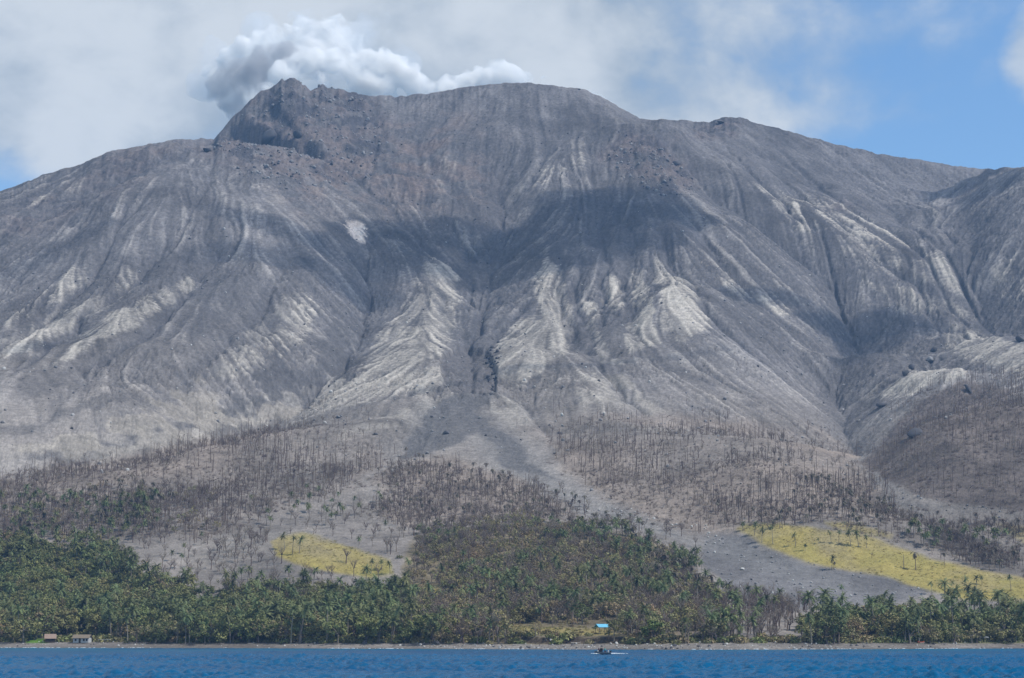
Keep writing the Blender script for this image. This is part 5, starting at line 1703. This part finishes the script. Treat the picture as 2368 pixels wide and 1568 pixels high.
hut(116, 1486, 0.25, 4.0, 3.2, 1.9, 1.5, M_DARKWOOD, M_RUST, 'small dark hut under a rust-red sheet roof at the left beach', 'hut', 'hut', windows=[(0.6, 1.4, 0.8, 1.5)], door=(-0.9, -0.1, 0.0, 1.75))
hut(190, 1487, -0.1, 6.6, 4.0, 2.1, 1.2, M_WHITE, M_THATCH, 'white-walled hut with dark openings and thatched roof at the left beach', 'hut', 'hut', windows=[(-2.6, -1.8, 0.8, 1.6), (0.9, 1.7, 0.8, 1.6), (2.2, 2.9, 0.8, 1.6)], door=(-0.9, 0.0, 0.0, 1.9))
hut(1392, 1466, 0.45, 4.2, 3.4, 2.7, 1.0, M_WOOD, M_BLUEROOF, 'open shelter with bright blue sheet roof above the eroded bank', 'shelter', 'roofed_shelter', walls=False)
hut(1594, 1482, -0.2, 8.0, 4.0, 2.1, 1.3, M_TEAL, M_WOOD, 'pale teal hut half hidden behind shrubs right of the bright round tree', 'hut', 'hut', windows=[(1.2, 2.0, 0.8, 1.6), (-2.8, -2.0, 0.8, 1.6)], door=(-0.6, 0.3, 0.0, 1.9))

# plank platform beside the white hut
x, y, z = spot(241, 1487)
o = bpy.data.objects.new('plank_platform', None); o.location = (x, y, z); o.rotation_euler = (0, 0, 0.06); link(o, 'long pale plank platform on thin posts beside the white-walled hut', 'platform')
for i in range(4):
    b = MB(); b.box((-2.6, -0.5 + i * 0.26, 1.25), (2.6, -0.28 + i * 0.26, 1.33)); part('plank', b, M_TARP, o)
for sx in (-2.3, 0, 2.3):
    for sy in (-0.4, 0.4):
        b = MB(); b.box((sx - 0.05, sy - 0.05, -0.8), (sx + 0.05, sy + 0.05, 1.248)); part('leg', b, M_WOOD, o)

def lean_to(px, py, w, label, tilt):
    x, y, z = spot(px, py)
    o = bpy.data.objects.new('tarpaulin_shelter', None); o.location = (x, y, z); o.rotation_euler = (0, 0, tilt); link(o, label, 'shelter')
    b = MB()
    n = 6
    for i in range(n + 1):
        for j in range(n + 1):
            u, v_ = i / n, j / n
            b.v.append(Vector(((u - 0.5) * w, (v_ - 0.5) * 2.4, 1.5 + 0.7 * v_ - 0.18 * math.sin(math.pi * u) * math.sin(math.pi * v_) + 0.04 * math.sin(9 * u + 5 * v_))))
    for i in range(n):
        for j in range(n):
            a_ = i * (n + 1) + j
            b.f.append((a_, a_ + n + 1, a_ + n + 2, a_ + 1))
    part('tarpaulin', b, M_TARP, o)
    for sx in (-1, 1):
        for sy, hh in ((-1.15, 1.5), (1.15, 2.2)):
            b = MB(); b.box((sx * w * 0.48 - 0.05, sy - 0.05, -0.8), (sx * w * 0.48 + 0.05, sy + 0.05, hh)); part('post', b, M_WOOD, o)
lean_to(2046, 1485, 4.0, 'white tarpaulin shelter at the left end of the right shore wood', 0.1)
lean_to(2274, 1484, 4.4, 'grey tarpaulin shelter behind the grassy beach at the right', -0.15)

def canoe(px, py, L, wd, hgt, m_hull, label, rz, sea=False):
    """narrow wooden boat with raised ends, seats and two outrigger floats"""
    x, y, z = spot(px, py)
    o = bpy.data.objects.new('beached_boat', None); o.location = (x, y, z + 0.1); o.rotation_euler = (0, 0, rz); link(o, label, 'boat')
    b = MB(); n = 10; prof = [(-1, 1.0), (-0.8, 0.35), (-0.35, 0.0), (0.35, 0.0), (0.8, 0.35), (1, 1.0)]
    for i in range(n + 1):
        t = i / n * 2 - 1
        ww = wd / 2 * max(0.04, (1 - abs(t) ** 2.4)); up = 0.55 * abs(t) ** 3 * hgt
        for (a_, c_) in prof:
            b.v.append(Vector((t * L / 2, a_ * ww, up + c_ * hgt)))
    m_ = len(prof)
    for i in range(n):
        for j in range(m_ - 1):
            k0 = i * m_ + j
            b.f.append((k0, k0 + m_, k0 + m_ + 1, k0 + 1))
    part('hull', b, m_hull, o)
    for t in (-0.4, 0.0, 0.4):
        b = MB(); b.box((t * L / 2 - 0.12, -wd * 0.42, hgt * 0.7), (t * L / 2 + 0.12, wd * 0.42, hgt * 0.7 + 0.04)); part('seat', b, M_WOOD, o)
    for sg in (-1, 1):
        b = MB(); b.tube([(-L * 0.35, sg * wd * 1.4, 0.05), (L * 0.35, sg * wd * 1.4, 0.05)], [0.06, 0.06], 6); part('outrigger_float', b, M_TARP, o)
    for t in (-0.3, 0.3):
        b = MB(); b.tube([(t * L, -wd * 1.4, 0.1), (t * L, 0, hgt + 0.12), (t * L, wd * 1.4, 0.1)], [0.04, 0.05, 0.04], 5); part('outrigger_boom', b, M_WOOD, o)
    return o
canoe(2082, 1487, 5.6, 0.9, 0.8, M_DARKWOOD, 'dark wooden outrigger boat pulled up on the right beach', 0.15)
canoe(2000, 1488, 3.6, 0.7, 0.6, M_WHITE, 'small white outrigger boat at the left end of the right beach', -0.3)
canoe(2130, 1488, 3.0, 0.7, 0.55, M_RED, 'little red outrigger boat beside the grassy tongue of the right beach', 0.4)

x, y, z = spot(2230, 1482)
o = bpy.data.objects.new('plank_fence', None); o.location = (x, y, z); o.rotation_euler = (0, 0, -0.12); link(o, 'broken grey plank fence behind the grassy beach at the right', 'fence')
for i in range(16):
    b = MB(); hh = 1.1 + 0.25 * math.sin(i * 2.1); b.box((-4.6 + i * 0.6, -0.03, -0.6), (-4.6 + i * 0.6 + 0.34, 0.03, hh)); part('plank', b, M_TARP, o)
for zz in (0.35, 0.85):
    b = MB(); b.box((-4.7, 0.032, zz), (4.8, 0.09, zz + 0.1)); part('rail', b, M_WOOD, o)

# driftwood and stones on the beach
LOGS = [(1205, 1492, 40, 0.05, 'long pale driftwood log lying below the middle of the bank'), (1290, 1490, 22, -0.1, 'pale driftwood log right of the longest one below the bank'), (985, 1490, 26, 0.2, 'pale driftwood log on the stones at the left foot of the bank'),
    (1062, 1494, 12, 1.2, 'short upright driftwood stump at the water below the bank'), (580, 1490, 14, 0.0, 'single driftwood log on the long left beach'), (1335, 1488, 30, 0.15, 'grey driftwood log under the blue-roofed shelter'),
    (1690, 1492, 22, 0.1, 'driftwood log on the beach left of the stony spit'), (1762, 1492, 18, -0.2, 'driftwood log on the stony spit of the right beach'), (2185, 1490, 16, 0.1, 'driftwood log on the beach below the red boat'), (330, 1491, 12, 0.1, 'small driftwood log on the left beach right of the huts')]
for i, (px, py, wp, rz, lab) in enumerate(LOGS):
    x, y, z = spot(px, py); L = wp * y / F; r_ = random.Random(i)
    b = MB()
    b.tube([(-L / 2, 0, 0.16), (0, 0.1 * L * r_.uniform(-1, 1), 0.2), (L / 2, 0, 0.24)], [0.2, 0.17, 0.1], 6)
    b.tube([(L * 0.2, 0, 0.2), (L * 0.3, 0.2, 0.2 + L * 0.12)], [0.09, 0.03], 5)
    o = bpy.data.objects.new('driftwood_log', b.mesh('driftwood_log', M_SNAG_PALE)); o.location = (x, y, z); o.rotation_euler = (0, -rz if rz > 1 else 0, rz)
    link(o, lab, 'driftwood', 'driftwood logs along the beach')
rs = np.random.RandomState(31)
sh_ = []
for i in range(1500):
    px = rs.uniform(-200, 2600)
    dens = 1.0 if 950 < px < 1650 or 1760 < px < 2000 else 0.25
    if rs.rand() > dens: continue
    u_, _ = ray(px, 1490)
    Ys = float(np.interp(float(u_) * 780, SHX, SHD)) + 776 + rs.uniform(-1, 20)
    x_ = float(u_) * Ys
    s_ = 0.12 + 0.55 * rs.rand() ** 3
    sh_.append(('rock', x_, Ys, float(ground(x_, Ys)) + 0.1 * s_, s_, rs.uniform(0, 6.28), rs.randint(5), ''))
gn_scatter('beach_stones', sh_[::2], V_ROCK_PALE, 'pale stones along the waterline', 'stones')
gn_scatter('dark_beach_stones', sh_[1::2], V_ROCK_DARK, 'dark stones along the waterline', 'stones')
SB = [(1560, 1495, 14, 'dark boulder at the water right of the bright round tree'), (1615, 1496, 10, 'dark boulder at the water below the teal hut'), (845, 1489, 14, 'dark boulder on the beach below the rounded bright tree'), (1010, 1491, 18, 'dark boulder at the left foot of the bank'),
    (1640, 1496, 9, 'small dark boulder at the water right of the teal hut'), (1375, 1490, 12, 'dark boulder on the stony shore below the blue-roofed shelter')]
for i, (px, py, wp, lab) in enumerate(SB):
    stone(px, py, wp, V_ROCK_DARK, i, lab)

# ------------------------------------------------------------------ boat with passengers, its wash
def person_mesh(pose, shirt, trousers, seed):
    r = random.Random(seed)
    if pose == 'sit':
        J = {'pel': (0, 0, 0.45, .15), 'che': (0.02, 0, 0.80, .17), 'nek': (0.03, 0, 1.0, .065), 'hd': (0.05, 0, 1.14, .105), 'top': (0.05, 0, 1.24, .085)}
        for s_, n_ in ((1, 'l'), (-1, 'r')):
            J['sh' + n_] = (0.02, s_ * .19, 0.92, .075); J['el' + n_] = (0.10, s_ * .26, 0.66, .05); J['ha' + n_] = (0.30, s_ * .16, 0.56, .045)
            J['hi' + n_] = (0.02, s_ * .10, 0.42, .11); J['kn' + n_] = (0.44, s_ * .14, 0.46, .075); J['an' + n_] = (0.42, s_ * .13, 0.08, .05); J['fo' + n_] = (0.58, s_ * .14, 0.04, .045)
    else:
        J = {'pel': (0, 0, 0.92, .15), 'che': (0.02, 0, 1.28, .17), 'nek': (0.02, 0, 1.48, .065), 'hd': (0.04, 0, 1.62, .105), 'top': (0.04, 0, 1.72, .085)}
        for s_, n_ in ((1, 'l'), (-1, 'r')):
            J['sh' + n_] = (0.02, s_ * .20, 1.40, .075); J['el' + n_] = (0.06, s_ * .28, 1.12, .05); J['ha' + n_] = (0.22, s_ * .22, 0.96, .045)
            J['hi' + n_] = (0, s_ * .10, 0.88, .11); J['kn' + n_] = (0.05, s_ * .12, 0.48, .075); J['an' + n_] = (0, s_ * .13, 0.08, .05); J['fo' + n_] = (0.16, s_ * .14, 0.04, .045)
    E = [('pel', 'che'), ('che', 'nek'), ('nek', 'hd'), ('hd', 'top')]
    for n_ in 'lr':
        E += [('che', 'sh' + n_), ('sh' + n_, 'el' + n_), ('el' + n_, 'ha' + n_), ('pel', 'hi' + n_), ('hi' + n_, 'kn' + n_), ('kn' + n_, 'an' + n_), ('an' + n_, 'fo' + n_)]
    names = list(J); me = bpy.data.meshes.new('person')
    me.from_pydata([J[n_][:3] for n_ in names], [(names.index(a_), names.index(b_)) for a_, b_ in E], [])
    o = bpy.data.objects.new('tmp', me); C.objects.link(o)
    o.modifiers.new('s', 'SKIN'); o.modifiers.new('d', 'SUBSURF').levels = 1
    for i, n_ in enumerate(names):
        sv_ = me.skin_vertices[0].data[i]; rr = J[n_][3] * 0.95; sv_.radius = (rr, rr); sv_.use_root = n_ == 'pel'
    dg = bpy.context.evaluated_depsgraph_get()
    res = bpy.data.meshes.new_from_object(o.evaluated_get(dg))
    bpy.data.objects.remove(o)
    res.materials.clear()
    for m_ in (shirt, trousers, M_SKIN, M_HAIR): res.materials.append(m_)
    zn = J['nek'][2]; zp = J['pel'][2] + 0.02; zh = J['hd'][2]
    for p in res.polygons:
        c = p.center
        if c.z > zh + 0.03 or (c.z > zh - 0.06 and c.x < J['hd'][0] - 0.03): p.material_index = 3
        elif c.z > zn - 0.01: p.material_index = 2
        elif abs(c.y) > 0.14 and c.x > 0.17 and c.z > zp - 0.1: p.material_index = 2
        elif c.z < zp or c.x > 0.2: p.material_index = 1
        else: p.material_index = 0
        p.use_smooth = True
    return res
M_SKIN = plain('skin', (0.26, 0.15, 0.10), var=0.05)
M_HAIR = plain('black_hair', (0.015, 0.013, 0.012), var=0.05)
cloth = {n_: plain(n_ + '_cloth', c_, var=0.08) for n_, c_ in {'black': (0.02, 0.02, 0.022), 'white': (0.7, 0.7, 0.7), 'teal': (0.06, 0.36, 0.30), 'navy': (0.02, 0.03, 0.09), 'grey': (0.18, 0.17, 0.18), 'maroon': (0.10, 0.04, 0.05)}.items()}
a_, b_ = ray(1393, 1513)
BY = -CAMZ / float(b_); BX = float(a_) * BY
BROT = math.pi + 0.55          # bow towards the left and away from the viewer a little
boat = bpy.data.objects.new('motor_boat', None); boat.location = (BX, BY, 0.0); boat.rotation_euler = (0, 0, BROT)
link(boat, 'dark open boat crowded with passengers heading left along the shore', 'boat')
b = MB(); n = 12; L, wd, hgt = 5.4, 1.7, 0.95
prof = [(-1, 1.0), (-0.93, 0.5), (-0.7, 0.12), (0, -0.15), (0.7, 0.12), (0.93, 0.5), (1, 1.0)]
for i in range(n + 1):
    t = i / n
    ww = wd / 2 * (1 - max(0, (t - 0.45) / 0.55) ** 2.2 * 0.97) * (0.9 + 0.1 * min(1, t * 4)); up = 0.45 * max(0, t - 0.5) ** 2 / 0.25
    for (q0, q1) in prof:
        b.v.append(Vector((t * L - L / 2, q0 * ww, -0.12 + up * (0.3 + 0.7 * max(q1, 0)) + q1 * hgt * 0.75)))
m_ = len(prof)
for i in range(n):
    for j in range(m_ - 1):
        k0 = i * m_ + j
        b.f.append((k0, k0 + m_, k0 + m_ + 1, k0 + 1))
b.f.append(tuple(range(m_)))
part('hull', b, plain('boat_paint', (0.05, 0.07, 0.10), var=0.1, rough=0.5, spec=0.4), boat)
b = MB(); b.box((-L / 2 + 0.1, -wd * 0.36, 0.06), (L / 2 - 1.3, wd * 0.36, 0.10)); part('deck', b, M_WOOD, boat)
for t in (-1.7, -0.7, 0.3, 1.3):
    b = MB(); b.box((t - 0.14, -0.6, 0.38), (t + 0.14, 0.6, 0.43)); part('seat', b, M_WOOD, boat)
b = MB(); b.box((-L / 2 - 0.32, -0.16, 0.5), (-L / 2 + 0.02, 0.16, 1.0)); b.box((-L / 2 - 0.2, -0.06, -0.4), (-L / 2 - 0.06, 0.06, 0.5)); mo = part('outboard_motor', b, M_HAIR, boat)
b = MB(); b.tube([(-L / 2, 0, 0.85), (-L / 2 + 0.55, 0.08, 0.92)], [0.03, 0.03], 5); part('tiller', b, M_HAIR, mo)
PEOPLE = [('sit', -2.05, 0.05, 'white', 'black', 'person in white seated at the stern beside the motor'), ('sit', -1.3, -0.35, 'black', 'grey', 'person in black seated second from the stern'), ('stand', -0.75, 0.25, 'teal', 'navy', 'person in a teal shirt standing mid-boat'),
    ('stand', -0.1, -0.3, 'black', 'black', 'person in black standing in the middle of the boat'), ('stand', 0.75, 0.3, 'black', 'black', 'person in dark clothes standing tall near the bow'), ('stand', 1.05, -0.25, 'maroon', 'black', 'person in a maroon top standing near the bow'),
    ('sit', 0.55, -0.4, 'navy', 'black', 'person in navy seated low in front of the standing ones'), ('sit', 1.55, 0.05, 'white', 'navy', 'person in a white top seated foremost at the bow')]
BM = Matrix.Translation((BX, BY, 0.0)) @ Matrix.Rotation(BROT, 4, 'Z')
for i, (pose, lx, ly, sh, tr, lab) in enumerate(PEOPLE):
    o = bpy.data.objects.new('person', person_mesh(pose, cloth[sh], cloth[tr], i))
    p = BM @ Vector((lx, ly, 0.12 if pose == 'stand' else 0.06))
    o.scale = (1.08, 1.08, 1.08)
    o.location = p; o.rotation_euler = (0, 0, BROT + (0.3 * math.sin(i * 2.3)))
    link(o, lab, 'person', 'people in the boat')

M_FOAM = plain('foam', (0.82, 0.86, 0.88), var=0.05)
rs = np.random.RandomState(5); v0, f0 = ico(1); Vs, Fs, nn = [], [], 0
for i in range(300):
    t = rs.rand() ** 1.4
    if i < 60:
        lx = rs.uniform(1.6, 3.3); ly = rs.normal(0, 0.45); sz = rs.uniform(0.05, 0.13)
    else:
        lx = -2.6 - 5.0 * t; ly = rs.normal(0, 0.25 + 0.9 * t); sz = rs.uniform(0.06, 0.22) * (1.1 - 0.7 * t)
    Vs.append(v0 * np.array([sz * 1.8, sz * 1.4, sz * 0.7]) + [lx, ly, 0.22 - 0.05 * t]); Fs.append(f0 + nn); nn += len(v0)
wake = bpy.data.objects.new('boat_wake', tri_mesh('boat_wake', np.concatenate(Vs), np.concatenate(Fs)))
wake.data.materials.append(M_FOAM); wake.location = (BX, BY, 0); wake.rotation_euler = (0, 0, BROT)
link(wake, 'white wash trailing behind the boat', 'wash', kind='stuff')
Vs, Fs, nn = [], [], 0
for i in range(900):
    px = rs.uniform(-250, 2620)
    if fbm(np.array([px]), np.array([0.0]), 60, 88, 3)[0] < 0.02: continue
    u_, _ = ray(px, 1495)
    Ys = float(np.interp(float(u_) * 780, SHX, SHD)) + 776 - 2.5 + rs.normal(0, 1.2)
    sz = rs.uniform(0.08, 0.22)
    Vs.append(v0 * np.array([sz * 3.0, sz * 1.6, sz * 0.5]) + [float(u_) * Ys, Ys, 0.12]); Fs.append(f0 + nn); nn += len(v0)
surf = bpy.data.objects.new('surf_foam', tri_mesh('surf_foam', np.concatenate(Vs), np.concatenate(Fs)))
surf.data.materials.append(M_FOAM)
link(surf, 'thin broken line of foam along the waterline', 'foam', kind='stuff')
print('done', len(bpy.data.objects), round(time.time() - T0, 1))
